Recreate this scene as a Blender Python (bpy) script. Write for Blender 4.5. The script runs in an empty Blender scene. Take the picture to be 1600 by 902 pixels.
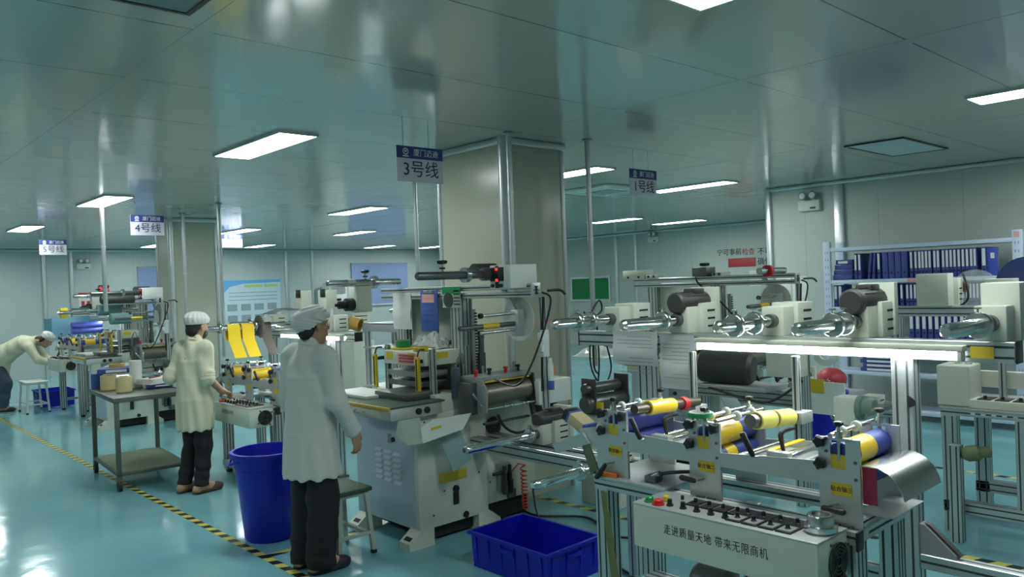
import bpy, bmesh, math, random
import numpy as np
from mathutils import Vector, Matrix
C = bpy.context.scene.collection
PI = math.pi
random.seed(7)
# ------------------------------------------------------------------ camera
CAM_Z = 1.78
F_PX, ROLL, PITCH, YAW = 1222.4, math.radians(-2.167), math.radians(-0.412), math.radians(47.33)
_cy, _sy = math.cos(YAW), math.sin(YAW)
FW = Vector((math.cos(PITCH)*_cy, math.cos(PITCH)*_sy, math.sin(PITCH)))
_r = Vector((_sy, -_cy, 0)); _u = _r.cross(FW)
RT = math.cos(ROLL)*_r + math.sin(ROLL)*_u
UP = -math.sin(ROLL)*_r + math.cos(ROLL)*_u
CAM = Vector((0, 0, CAM_Z))
cam_data = bpy.data.cameras.new('camera'); cam = bpy.data.objects.new('camera', cam_data); C.objects.link(cam)
cam_data.sensor_width = 36; cam_data.lens = 36*F_PX/1600; cam_data.clip_start = 0.05; cam_data.clip_end = 100
m = Matrix((RT, UP, -FW)).transposed().to_4x4(); m.translation = CAM
cam.matrix_world = m
bpy.context.scene.camera = cam
# ------------------------------------------------------------------ world and exposure
w = bpy.data.worlds.new('world'); bpy.context.scene.world = w; w.use_nodes = True
w.node_tree.nodes['Background'].inputs[0].default_value = (0.5, 0.6, 0.6, 1)
w.node_tree.nodes['Background'].inputs[1].default_value = 0.05
LIGHT_PANEL = 33.0
TUBE_LIGHT = 45.0
LIGHT_COL = (0.93, 1.0, 0.98)
vs = bpy.context.scene.view_settings
vs.view_transform = 'Standard'; vs.look = 'None'; vs.exposure = 0.0; vs.gamma = 1.0; vs.use_curve_mapping = False
CEIL = 2.97

# ------------------------------------------------------------------ measuring helpers: a sight line cut by a plane of the room
def ray(x, y): return FW + (x-800)/F_PX*RT - (y-451)/F_PX*UP
def PZ(x, y, z):
    d = ray(x, y); return CAM + d*((z-CAM_Z)/d.z)
def PX(x, y, X):
    d = ray(x, y); return CAM + d*(X/d.x)
def PY(x, y, Y):
    d = ray(x, y); return CAM + d*(Y/d.y)

# ------------------------------------------------------------------ materials
MATS = {}
def mat(name, col, rough=0.5, metal=0.0, spec=0.5, emit=None, es=0, alpha=1, trans=0, coat=0, noise=0, nscale=20, bump=0, bscale=60):
    if name in MATS: return MATS[name]
    mt = bpy.data.materials.new(name); mt.use_nodes = True
    nt = mt.node_tree; b = nt.nodes['Principled BSDF']
    b.inputs['Base Color'].default_value = (*col, 1); b.inputs['Roughness'].default_value = rough
    b.inputs['Metallic'].default_value = metal; b.inputs['Specular IOR Level'].default_value = spec
    b.inputs['Coat Weight'].default_value = coat; b.inputs['Coat Roughness'].default_value = 0.12
    if trans: b.inputs['Transmission Weight'].default_value = trans
    if alpha < 1: b.inputs['Alpha'].default_value = alpha
    if emit: b.inputs['Emission Color'].default_value = (*emit, 1); b.inputs['Emission Strength'].default_value = es
    if noise or bump:
        tc = nt.nodes.new('ShaderNodeTexCoord')
        if noise:
            n = nt.nodes.new('ShaderNodeTexNoise'); n.inputs['Scale'].default_value = nscale; n.inputs['Detail'].default_value = 5
            nt.links.new(tc.outputs['Object'], n.inputs['Vector'])
            mx = nt.nodes.new('ShaderNodeMix'); mx.data_type = 'RGBA'
            mx.inputs[6].default_value = (*[c*(1-noise) for c in col], 1); mx.inputs[7].default_value = (*[min(1, c*(1+noise)) for c in col], 1)
            nt.links.new(n.outputs['Fac'], mx.inputs[0]); nt.links.new(mx.outputs[2], b.inputs['Base Color'])
        if bump:
            n2 = nt.nodes.new('ShaderNodeTexNoise'); n2.inputs['Scale'].default_value = bscale; n2.inputs['Detail'].default_value = 3
            nt.links.new(tc.outputs['Object'], n2.inputs['Vector'])
            bp = nt.nodes.new('ShaderNodeBump'); bp.inputs['Strength'].default_value = bump; bp.inputs['Distance'].default_value = 0.02
            nt.links.new(n2.outputs['Fac'], bp.inputs['Height']); nt.links.new(bp.outputs['Normal'], b.inputs['Normal'])
    MATS[name] = mt; return mt

M_CREAM = mat('cream paint', (0.60, 0.63, 0.54), 0.38, noise=0.03, nscale=5)
M_WHITE = mat('white paint', (0.66, 0.70, 0.66), 0.4)
M_BLUEWHITE = mat('bluish cabinet side', (0.46, 0.54, 0.62), 0.4, noise=0.03, nscale=5)
M_ALU = mat('anodised aluminium', (0.56, 0.60, 0.60), 0.36, 0.75, noise=0.04, nscale=8)
M_SLOT = mat('profile slot', (0.05, 0.06, 0.06), 0.6, 0.3)
M_PLATE = mat('machined aluminium plate', (0.55, 0.58, 0.57), 0.42, 0.65, noise=0.06, nscale=12)
M_STEEL = mat('ground steel', (0.62, 0.64, 0.63), 0.22, 1.0, noise=0.05)
M_CHROME = mat('chrome', (0.78, 0.79, 0.78), 0.17, 1.0)
M_DSTEEL = mat('dark steel', (0.16, 0.17, 0.17), 0.35, 0.8)
M_BLACK = mat('black plastic', (0.012, 0.013, 0.014), 0.42)
M_MOTOR = mat('dark grey motor casting', (0.045, 0.048, 0.045), 0.5, noise=0.15)
M_RUBBER = mat('black rubber', (0.02, 0.02, 0.02), 0.7)
M_BLUEROLL = mat('blue rubber roller', (0.035, 0.055, 0.30), 0.45)
M_BLUEPL = mat('blue polyethylene', (0.004, 0.006, 0.42), 0.38, bump=0.05, bscale=25)
M_YELLOW = mat('yellow film', (0.80, 0.58, 0.03), 0.32)
M_YLABEL = mat('yellow label', (0.62, 0.47, 0.03), 0.5)
M_PALEYEL = mat('pale yellow tape', (0.72, 0.68, 0.16), 0.35)
M_RED = mat('red plastic', (0.55, 0.015, 0.02), 0.4)
M_MAROON = mat('maroon film', (0.30, 0.02, 0.06), 0.4)
M_ORANGE = mat('orange plastic', (0.75, 0.17, 0.01), 0.4)
M_HOSE = mat('red orange hose', (0.75, 0.08, 0.03), 0.4)
M_GREEN = mat('green tape', (0.015, 0.28, 0.09), 0.4)
M_DGREEN = mat('dark green mat', (0.035, 0.075, 0.045), 0.6, noise=0.2, nscale=15)
M_OLIVE = mat('worn olive board', (0.12, 0.16, 0.09), 0.6, noise=0.2, nscale=9)
M_PAPER = mat('paper', (0.72, 0.73, 0.70), 0.7)
M_CARD = mat('cardboard core', (0.42, 0.30, 0.11), 0.7)
M_CREAMROLL = mat('cream tape roll', (0.62, 0.53, 0.28), 0.45)
M_BLUE = mat('blue board', (0.05, 0.10, 0.36), 0.5)
M_NAVY = mat('navy print', (0.02, 0.035, 0.16), 0.5)
M_INK = mat('black ink', (0.02, 0.02, 0.025), 0.6)
M_WINK = mat('white ink', (0.75, 0.78, 0.8), 0.6)
M_REDINK = mat('red ink', (0.50, 0.03, 0.03), 0.6)
M_BINDER = mat('blue binder board', (0.05, 0.07, 0.27), 0.5)
M_SHELF = mat('pale blue shelf enamel', (0.55, 0.63, 0.76), 0.4)
M_PINK = mat('pink paper', (0.68, 0.36, 0.34), 0.7)
M_CLEAR = mat('clear film', (0.85, 0.9, 0.9), 0.08, alpha=0.22)
M_LED = mat('red led digits', (0.8, 0.02, 0.03), 0.5, emit=(1, 0.05, 0.06), es=1.6)
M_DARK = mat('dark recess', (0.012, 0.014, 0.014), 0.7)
M_TEAL = mat('teal grey film', (0.18, 0.30, 0.30), 0.35)
M_GREY = mat('mid grey paint', (0.27, 0.29, 0.29), 0.45)
M_BROWNFILM = mat('dark brown grey film', (0.10, 0.095, 0.085), 0.35)
M_GLOW = mat('glowing diffuser', (0.9, 0.95, 0.95), 0.5, emit=LIGHT_COL, es=LIGHT_PANEL)
M_TUBE = mat('glowing tube', (0.9, 0.95, 0.95), 0.5, emit=(0.95, 1, 1), es=TUBE_LIGHT)

# ------------------------------------------------------------------ mesh builder
class MB:
    def __init__(s, T=None): s.bm = bmesh.new(); s.T = T; s.m = 0
    def _fin(s, vs_, fs):
        for f in fs: f.material_index = s.m
        return vs_
    def poly(s, pts, faces):
        vv = [s.bm.verts.new(p) for p in pts]
        fs = []
        for f in faces:
            try: fs.append(s.bm.faces.new([vv[i] for i in f]))
            except ValueError: pass
        s._fin(vv, fs); return vv
    def polys(s, pts, faces): s.poly(pts, faces); return s
    def box(s, x0, x1, y0, y1, z0, z1, b=0, seg=2):
        if x0 > x1: x0, x1 = x1, x0
        if y0 > y1: y0, y1 = y1, y0
        if z0 > z1: z0, z1 = z1, z0
        n0 = len(s.bm.faces)
        vv = s.poly([(x0,y0,z0),(x1,y0,z0),(x1,y1,z0),(x0,y1,z0),(x0,y0,z1),(x1,y0,z1),(x1,y1,z1),(x0,y1,z1)],
               [(0,3,2,1),(4,5,6,7),(0,1,5,4),(1,2,6,5),(2,3,7,6),(3,0,4,7)])
        if b > 0:
            es = list({e for v in vv for e in v.link_edges})
            b = min(b, .45*min(x1-x0, y1-y0, z1-z0))
            r = bmesh.ops.bevel(s.bm, geom=es, offset=b, segments=seg, affect='EDGES', profile=.5, clamp_overlap=True)
            for f in r['faces']: f.material_index = s.m
        return s
    def frame(s, d):
        d = Vector(d).normalized()
        a = Vector((0,0,1)) if abs(d.z) < .9 else Vector((1,0,0))
        u = d.cross(a).normalized(); v = d.cross(u); return d, u, v
    def lathe(s, p, d, prof, n=20, close=False):
        # prof: list of (t along d, radius)
        p = Vector(p); d, u, v = s.frame(d)
        rings = []
        for t, r in prof:
            c = p + d*t
            if r <= 1e-6: rings.append([s.bm.verts.new(c)])
            else: rings.append([s.bm.verts.new(c + (u*math.cos(2*PI*i/n) + v*math.sin(2*PI*i/n))*r) for i in range(n)])
        pairs = list(zip(rings, rings[1:]))
        if close: pairs.append((rings[-1], rings[0]))
        for a, b in pairs:
            for i in range(n):
                j = (i+1) % n
                if len(a) == 1 and len(b) == 1: continue
                if len(a) == 1: q = (a[0], b[j], b[i])
                elif len(b) == 1: q = (a[i], a[j], b[0])
                else: q = (a[i], a[j], b[j], b[i])
                f = s.bm.faces.new(q); f.material_index = s.m
        return s
    def cyl(s, p0, p1, r0, r1=None, n=16, b=0):
        p0, p1 = Vector(p0), Vector(p1); L = (p1-p0).length; r1 = r0 if r1 is None else r1
        if b: prof = [(0,0),(0,r0-b),(b,r0),(L-b,r1),(L,r1-b),(L,0)]
        else: prof = [(0,0),(0,r0),(L,r1),(L,0)]
        return s.lathe(p0, p1-p0, prof, n)
    def ring(s, p0, p1, ro, ri, n=24):
        p0, p1 = Vector(p0), Vector(p1); L = (p1-p0).length
        return s.lathe(p0, p1-p0, [(0,ri),(0,ro),(L,ro),(L,ri)], n, close=True)
    def tube(s, pts, r, n=8, sub=0):
        pts = [Vector(p) for p in pts]
        if sub:
            if isinstance(r, (list, tuple)): r = [r[i]+(r[i+1]-r[i])*k/sub for i in range(len(r)-1) for k in range(sub)]+[r[-1]]
            out = []
            for i in range(len(pts)-1):
                a = pts[max(i-1,0)]; b = pts[i]; c = pts[i+1]; d = pts[min(i+2,len(pts)-1)]
                for k in range(sub):
                    t = k/sub
                    out.append(.5*((2*b)+(c-a)*t+(2*a-5*b+4*c-d)*t*t+(3*b-a-3*c+d)*t**3))
            out.append(pts[-1]); pts = out
        rings = []; u = None
        for i, p in enumerate(pts):
            d = (pts[min(i+1,len(pts)-1)]-pts[max(i-1,0)]).normalized()
            if u is None: _, u, v = s.frame(d)
            u = (u - d*u.dot(d)).normalized(); v = d.cross(u)
            rr = r[i] if isinstance(r, (list, tuple)) else r
            rings.append([s.bm.verts.new(p + (u*math.cos(2*PI*k/n)+v*math.sin(2*PI*k/n))*rr) for k in range(n)])
        for a, b in zip(rings, rings[1:]):
            for k in range(n):
                f = s.bm.faces.new((a[k], a[(k+1)%n], b[(k+1)%n], b[k])); f.material_index = s.m
        for rg in (rings[0], rings[-1]):
            f = s.bm.faces.new(rg); f.material_index = s.m
        return s
    def prism(s, pts, ax, a0, a1):
        # polygon in the two remaining axes (cyclic order y,z / x,z / x,y), extruded along ax
        def mk(q, a):
            return {'x': (a, q[0], q[1]), 'y': (q[0], a, q[1]), 'z': (q[0], q[1], a)}[ax]
        n = len(pts)
        s.poly([mk(q, a0) for q in pts] + [mk(q, a1) for q in pts],
               [tuple(range(n))[::-1], tuple(range(n, 2*n))] + [(i, (i+1)%n, n+(i+1)%n, n+i) for i in range(n)])
        return s
    def sheet(s, pts, wvec, t=.0015):
        # a strip following pts, swept sideways by wvec, with thickness t
        pts = [Vector(p) for p in pts]; wv = Vector(wvec); n = len(pts)
        nor = []
        for i in range(n):
            d = pts[min(i+1,n-1)]-pts[max(i-1,0)]; nor.append(d.cross(wv).normalized()*t)
        P = []
        for i in range(n): P += [pts[i], pts[i]+wv, pts[i]+wv+nor[i], pts[i]+nor[i]]
        fs = [(0,1,2,3), tuple(4*(n-1)+k for k in (3,2,1,0))]
        for i in range(n-1):
            for k in range(4): fs.append((4*i+k, 4*i+(k+1)%4, 4*i+4+(k+1)%4, 4*i+4+k))
        s.poly(P, fs); return s
    def ball(s, c, r, n=12, sc=(1,1,1)):
        r_ = bmesh.ops.create_uvsphere(s.bm, u_segments=n, v_segments=max(6,n//2+2), radius=r, matrix=Matrix.Translation(c) @ Matrix.Diagonal((*sc,1)))
        for v in r_['verts']:
            for f in v.link_faces: f.material_index = s.m
        return s
    def rot(s, a, axis, c, fn):
        n = set(s.bm.verts); fn(s)
        nv = [v for v in s.bm.verts if v not in n]
        M = Matrix.Translation(c) @ Matrix.Rotation(a, 4, axis) @ Matrix.Translation(-Vector(c))
        for v in nv: v.co = M @ v.co
        return s
    def build(s, name, mats, parent=None, angle=35, flat=False):
        if s.T is not None: bmesh.ops.transform(s.bm, matrix=s.T, verts=s.bm.verts)
        bmesh.ops.recalc_face_normals(s.bm, faces=s.bm.faces)
        me = bpy.data.meshes.new(name)
        co = [v.co for v in s.bm.verts]
        lo = Vector([min(c[i] for c in co) for i in range(3)]); hi = Vector([max(c[i] for c in co) for i in range(3)])
        ctr = (lo+hi)/2
        if parent is None: ctr.z = lo.z
        for v in s.bm.verts: v.co -= ctr
        s.bm.to_mesh(me); s.bm.free()
        for mm in (mats if isinstance(mats, (list, tuple)) else [mats]): me.materials.append(mm)
        if not flat:
            for p in me.polygons: p.use_smooth = True
            me.set_sharp_from_angle(angle=math.radians(angle))
        o = bpy.data.objects.new(name, me); C.objects.link(o)
        put(o, ctr, parent)
        return o
WPOS = {}
def put(o, pos, parent=None):
    WPOS[o.name] = Vector(pos)
    if parent is not None:
        o.parent = parent; o.location = Vector(pos) - WPOS[parent.name]
    else: o.location = pos
def tag(o, label, cat, group=None):
    o['label'] = label; o['category'] = cat
    if group: o['group'] = group
    return o
def thing(name, label, cat, loc, group=None):
    o = bpy.data.objects.new(name, None); C.objects.link(o); o.empty_display_size = .1
    put(o, Vector(loc)); return tag(o, label, cat, group)
def struct(name, mb, mats, **k):
    o = mb.build(name, mats, **k); o['kind'] = 'structure'; return o
def dup(o, delta, label=None, parent=None, group=None, skip=()):
    c = o.copy(); C.objects.link(c)
    WPOS[c.name] = WPOS[o.name] + Vector(delta)
    if parent is not None: c.parent = parent
    else: c.location = o.location + Vector(delta)
    if label: c['label'] = label
    if group: c['group'] = group
    for ch in o.children:
        if ch.name.split('.')[0] not in skip: dup(ch, delta, parent=c)
    return c
def text(txt, size, origin, xdir, ydir, mt, name, parent, ex=.0006, align='CENTER', wscale=1, thin=0, space=1.0):
    cu = bpy.data.curves.new(name, 'FONT'); cu.body = txt; cu.size = size; cu.extrude = ex; cu.align_x = align; cu.align_y = 'CENTER'; cu.resolution_u = 2
    cu.space_character = space; cu.offset = -thin
    t = bpy.data.objects.new(name, cu); C.objects.link(t)
    dg = bpy.context.evaluated_depsgraph_get(); dg.update()
    me = bpy.data.meshes.new_from_object(t.evaluated_get(dg))
    bpy.data.objects.remove(t); bpy.data.curves.remove(cu)
    X = Vector(xdir).normalized(); Y = Vector(ydir).normalized(); Z = X.cross(Y)
    Mx = Matrix((X*wscale, Y, Z)).transposed().to_4x4()
    me.transform(Mx); me.materials.clear(); me.materials.append(mt)
    o = bpy.data.objects.new(name, me); C.objects.link(o); put(o, Vector(origin), parent)
    return o
# ================================================================== THE ROOM
def nodemat(name):
    mt = bpy.data.materials.new(name); mt.use_nodes = True
    return mt, mt.node_tree, mt.node_tree.nodes['Principled BSDF']
def stripes(nt, coord, off, period, width):
    # 1 inside a thin line repeated every `period` metres along one world axis
    g = nt.nodes.new('ShaderNodeNewGeometry'); sx = nt.nodes.new('ShaderNodeSeparateXYZ'); nt.links.new(g.outputs['Position'], sx.inputs[0])
    def mth(op, a, b=None):
        n = nt.nodes.new('ShaderNodeMath'); n.operation = op
        for i, q in enumerate((a, b)):
            if q is None: continue
            if isinstance(q, (int, float)): n.inputs[i].default_value = q
            else: nt.links.new(q, n.inputs[i])
        return n.outputs[0]
    a = mth('SUBTRACT', sx.outputs[coord], off); a = mth('DIVIDE', a, period); a = mth('ADD', a, .5)
    a = mth('FRACT', a); a = mth('SUBTRACT', a, .5); a = mth('ABSOLUTE', a)
    return mth('LESS_THAN', a, width/period/2)
def panel_mat(name, col, joint, rough, coord, off, period, width, wob=.02, metal=0.0, spec=.5):
    mt, nt, b = nodemat(name)
    s_ = stripes(nt, coord, off, period, width)
    mx = nt.nodes.new('ShaderNodeMix'); mx.data_type = 'RGBA'
    mx.inputs[6].default_value = (*col, 1); mx.inputs[7].default_value = (*joint, 1)
    nt.links.new(s_, mx.inputs[0]); nt.links.new(mx.outputs[2], b.inputs['Base Color'])
    b.inputs['Roughness'].default_value = rough; b.inputs['Metallic'].default_value = metal; b.inputs['Specular IOR Level'].default_value = spec
    tc = nt.nodes.new('ShaderNodeNewGeometry'); n = nt.nodes.new('ShaderNodeTexNoise'); n.inputs['Scale'].default_value = 1.3; n.inputs['Detail'].default_value = 2
    nt.links.new(tc.outputs['Position'], n.inputs['Vector'])
    bp = nt.nodes.new('ShaderNodeBump'); bp.inputs['Strength'].default_value = wob; bp.inputs['Distance'].default_value = .3
    nt.links.new(n.outputs['Fac'], bp.inputs['Height']); nt.links.new(bp.outputs['Normal'], b.inputs['Normal'])
    return mt
M_CEIL = panel_mat('glossy ceiling panel', (0.43, 0.435, 0.395), (0.04, 0.045, 0.045), 0.13, 1, 3.526, .972, .008, wob=.03, spec=1.0)
M_WALLX = panel_mat('wall panel along y', (0.47, 0.52, 0.48), (0.33, 0.37, 0.35), 0.42, 1, 1.2, .98, .006)
M_WALLY = panel_mat('wall panel along x', (0.47, 0.54, 0.53), (0.33, 0.38, 0.37), 0.42, 0, 4.34, .98, .006)
M_COLUMN = mat('column panel', (0.46, 0.47, 0.38), 0.2)
M_TRIM = mat('rounded aluminium trim', (0.60, 0.65, 0.65), 0.3, 0.6)
# floor: glossy teal epoxy with soft wear
M_FLOOR, nt, b = nodemat('teal epoxy floor')
g = nt.nodes.new('ShaderNodeNewGeometry'); n1 = nt.nodes.new('ShaderNodeTexNoise'); n1.inputs['Scale'].default_value = .9; n1.inputs['Detail'].default_value = 6
nt.links.new(g.outputs['Position'], n1.inputs['Vector'])
cr = nt.nodes.new('ShaderNodeValToRGB'); cr.color_ramp.elements[0].position = .3; cr.color_ramp.elements[0].color = (.165, .395, .435, 1)
cr.color_ramp.elements[1].position = .72; cr.color_ramp.elements[1].color = (.22, .48, .52, 1)
nt.links.new(n1.outputs['Fac'], cr.inputs[0]); nt.links.new(cr.outputs[0], b.inputs['Base Color'])
b.inputs['Roughness'].default_value = .115; b.inputs['Specular IOR Level'].default_value = .6
n2 = nt.nodes.new('ShaderNodeTexNoise'); n2.inputs['Scale'].default_value = 5; nt.links.new(g.outputs['Position'], n2.inputs['Vector'])
bp = nt.nodes.new('ShaderNodeBump'); bp.inputs['Strength'].default_value = .04; bp.inputs['Distance'].default_value = .05
nt.links.new(n2.outputs['Fac'], bp.inputs['Height']); nt.links.new(bp.outputs['Normal'], b.inputs['Normal'])

XL, XN, XF, YF, YJ, YB = -4.0, 10.2, 16.1, -3.0, 5.63, 20.75
struct('floor', MB().box(XL-.1, XF+.1, YF-.1, YB+.1, -.1, 0), M_FLOOR, flat=True)
struct('ceiling', MB().box(XL-.1, XF+.1, YF-.1, YB+.1, CEIL, CEIL+.1), M_CEIL, flat=True)
struct('wall_back', MB().box(XL, XF, YB, YB+.1, 0, CEIL), M_WALLY, flat=True)
struct('wall_left', MB().box(XL-.1, XL, YF, YB, 0, CEIL), M_WALLX, flat=True)
struct('wall_front', MB().box(XL, XN, YF-.1, YF, 0, CEIL), M_WALLY, flat=True)
struct('wall_right', MB().box(XN, XN+.1, YF, YJ, 0, CEIL), M_WALLX, flat=True)
struct('wall_recess', MB().box(XN+.1, XF, YJ-.1, YJ, 0, CEIL), M_WALLY, flat=True)
struct('wall_far', MB().box(XF, XF+.1, YJ, YB, 0, CEIL), M_WALLX, flat=True)
# ceiling ribs over the panel ends
tn = 0
def trim(mb, mt=None, flat=False):
    global tn; tn += 1
    return struct('trim_%d' % tn, mb, mt or M_TRIM, flat=flat)
M_RIB = mat('ceiling rib', (0.42, 0.435, 0.395), 0.15, spec=1.0)
for x in (-1.55, 1.41, 4.36, 7.31, 10.26, 13.2):
    trim(MB().box(x-.045, x+.045, YF if x < XN else YJ, YB, CEIL-.0012, CEIL+.01), M_RIB, flat=True)
def cove(x0, x1, y0, y1): return MB().box(x0, x1, y0, y1, CEIL-.055, CEIL, b=.02, seg=3)
trim(cove(XL, XF, YB-.05, YB)); trim(cove(XF-.05, XF, YJ, YB-.05)); trim(cove(XN-.05, XN, YF, YJ))
for x in (4.34, 4.913, 10.4, 11.223): trim(MB().cyl((x, YB, 0), (x, YB, CEIL-.05), .05, n=12))
for y in (13.344, 12.70): trim(MB().cyl((XF, y, 0), (XF, y, CEIL-.05), .05, n=12))
trim(MB().box(XN-.06, XN+.02, YJ-.03, YJ+.05, 0, CEIL, b=.02))
trim(MB().box(XN-.045, XN, 4.57, 4.70, 0, CEIL-.05, b=.015))
# columns boxed in with panels and rounded corner trims
def column(n, x0, x1, y0, y1):
    struct('column_%d' % n, MB().box(x0, x1, y0, y1, 0, CEIL), M_COLUMN, flat=True)
    for cx, cy, r in ((x0, y0, .045), (x1, y0, .022), (x0, y1, .022), (x1, y1, .022)):
        trim(MB().cyl((cx, cy, 0), (cx, cy, CEIL), r, n=16))
    o = MB(); q = .035
    for (a, b_, c, d) in ((x0-q, x1+q, y0-q, y0), (x0-q, x1+q, y1, y1+q), (x0-q, x0, y0, y1), (x1, x1+q, y0, y1)): o.box(a, b_, c, d, CEIL-.06, CEIL, b=.015, seg=3)
    trim(o)
column(1, 4.29, 4.97, 4.70, 5.56)
column(2, 4.28, 4.97, 12.27, 12.88)

# ------------------------------------------------------------------ ceiling lights
def light(cx, cy, label):
    t = thing('ceiling_light', label, 'ceiling light', (cx, cy, CEIL), 'ceiling light panels')
    f = MB(); w_, l_ = .15, .60; e = .014
    for (a, b_, c, d) in ((-w_-e, w_+e, -l_-e, -l_), (-w_-e, w_+e, l_, l_+e), (-w_-e, -w_, -l_, l_), (w_, w_+e, -l_, l_)): f.box(cx+a, cx+b_, cy+c, cy+d, CEIL-.02, CEIL)
    f.build('frame', M_TRIM, t)
    MB().box(cx-w_, cx+w_, cy-l_, cy+l_, CEIL-.015, CEIL-.004).build('diffuser', M_GLOW, t)
    return t
LIGHTS = [
 (2.84, 5.98, 'large bright ceiling panel lamp left of the hanging sign reading 3'),
 (2.84, 10.35, 'lit ceiling panel lamp just above and left of the sign reading 4'),
 (2.84, 14.7, 'lit ceiling panel lamp nearest the left edge, above the sign reading 5'),
 (6.36, 5.98, 'lit ceiling panel lamp cut off by the right side of the big column'),
 (6.36, 10.3, 'lit ceiling panel lamp left of the big column, nearest of the three there'),
 (6.33, 14.45, 'lit ceiling panel lamp touching the top of the sign reading 2'),
 (6.27, 18.95, 'small far lit ceiling lamp at the left edge of the further column'),
 (8.80, 5.98, 'long lit ceiling panel lamp right beside the sign reading 1'),
 (8.80, 14.4, 'lit ceiling panel lamp left of the big column, middle of the three there'),
 (8.80, 18.95, 'small far lit ceiling lamp right of the sign reading 2'),
 (12.29, 10.2, 'lit ceiling lamp right of the big column, below the sign reading 1'),
 (12.42, 19.0, 'lit ceiling panel lamp left of the big column, furthest of the three there'),
 (14.2, 10.0, 'lit ceiling lamp nearest the recess wall emergency light'),
 (14.35, 19.1, 'far lit ceiling lamp half hidden by the left edge of the big column'),
 (6.28, 1.25, 'lit ceiling panel lamp cut by the right edge over the binder shelf'),
]
for a in LIGHTS: light(*a)
# lamps of the same grid outside the picture
for x, y in ((2.84, 1.35), (-.7, 1.35), (-.7, 5.98), (-.7, 10.35), (-.7, 14.7), (8.8, 1.25), (8.8, 10.2), (2.84, 18.95)):
    light(x, y, 'lit ceiling panel lamp of the same row outside the picture')
# ------------------------------------------------------------------ ceiling vents
def vent(name, x0, x1, y0, y1, label, dark):
    t = thing(name, label, 'ceiling vent', ((x0+x1)/2, (y0+y1)/2, CEIL), 'ceiling filter vents')
    f = MB(); e = .022
    for (a, b_, c, d) in ((x0, x1, y0, y0+e), (x0, x1, y1-e, y1), (x0, x0+e, y0+e, y1-e), (x1-e, x1, y0+e, y1-e)): f.box(a, b_, c, d, CEIL-.012, CEIL)
    f.build('frame', M_BLACK, t)
    MB().box(x0+e, x1-e, y0+e, y1-e, CEIL-.008, CEIL-.002).build('filter_panel', dark, t)
vent('ceiling_vent', 7.46, 8.60, 2.78, 3.33, 'flat grey ceiling filter vent above the binder shelf', mat('pale filter mesh', (0.50, 0.56, 0.57), 0.5))
vent('ceiling_vent', .14, 1.277, 2.78, 3.33, 'black framed ceiling vent cut off by the top edge of the picture', mat('grey filter mesh', (0.22, 0.26, 0.27), 0.5))
# cassette air conditioner
t = thing('cassette_air_conditioner', 'white cassette air conditioner in the ceiling behind the sign reading 1', 'air conditioner', (8.0, 6.72, CEIL))
MB().box(7.5, 8.42, 6.32, 7.12, CEIL-.035, CEIL, b=.012).build('panel', M_WHITE, t)
MB().box(7.75, 8.17, 6.52, 6.92, CEIL-.042, CEIL-.03).build('intake_grille', M_GREY, t)
for (a, b_, c, d) in ((7.65, 8.27, 6.37, 6.43), (7.65, 8.27, 7.01, 7.07), (7.55, 7.61, 6.47, 6.97), (8.31, 8.37, 6.47, 6.97)):
    MB().box(a, b_, c, d, CEIL-.045, CEIL-.034).build('louver_flap', M_WHITE, t)

# ------------------------------------------------------------------ hanging line signs
def sign(n, x, y, ztop, label, bare=False):
    W_, H_ = .40, .25
    t = thing('hanging_sign', label, 'sign', (x+W_/2, y, ztop-H_), 'hanging line signs')
    MB().box(x, x+W_, y, y+.006, ztop-H_, ztop).build('board', mat('sign board white', (.62, .62, .68), .5), t)
    MB().box(x, x+W_, y-.002, y+.002, ztop-.085, ztop).build('header_band', mat('sign navy', (.03, .05, .20), .5), t)
    text('厦门迈迪', .055, (x+.25, y-.004, ztop-.045), (1,0,0), (0,0,1), M_WINK, 'lettering', t)
    text('%d号线' % n, .125, (x+.205, y-.002, ztop-.165), (1,0,0), (0,0,1), mat('sign navy ink', (.025, .035, .13), .5), 'lettering', t, ex=.001)
    e = MB(); c0 = (x+.075, y-.003, ztop-.038)
    e.ring(c0, (c0[0], c0[1]-.001, c0[2]), .024, .017, 18); e.ball((c0[0], c0[1], c0[2]+.002), .009, 8, (1, .2, 1)); e.box(x+.05, x+.10, y-.004, y-.002, ztop-.075, ztop-.066)
    e.build('emblem', M_WINK, t)
    for dx in (.06, W_-.12): MB().cyl((x+dx, y+.003, ztop-.005), (x+dx, y+.003, CEIL), .0015, n=5).build('hanging_wire', M_DSTEEL, t)
sign(3, 3.11, 4.5, 2.765, 'white hanging sign reading 3 in front of the big column')
sign(1, 5.66, 4.5, 2.785, 'white hanging sign reading 1 right of the big column')
sign(4, 3.12, 10.3, 2.80, 'white hanging sign reading 4 near the further column')
sign(5, 3.03, 14.7, 2.785, 'white hanging sign reading 5, smallest at the far left')
sign(2, 6.08, 14.7, 2.915, 'grey hanging sign reading 2 behind the steel pipe')

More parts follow.
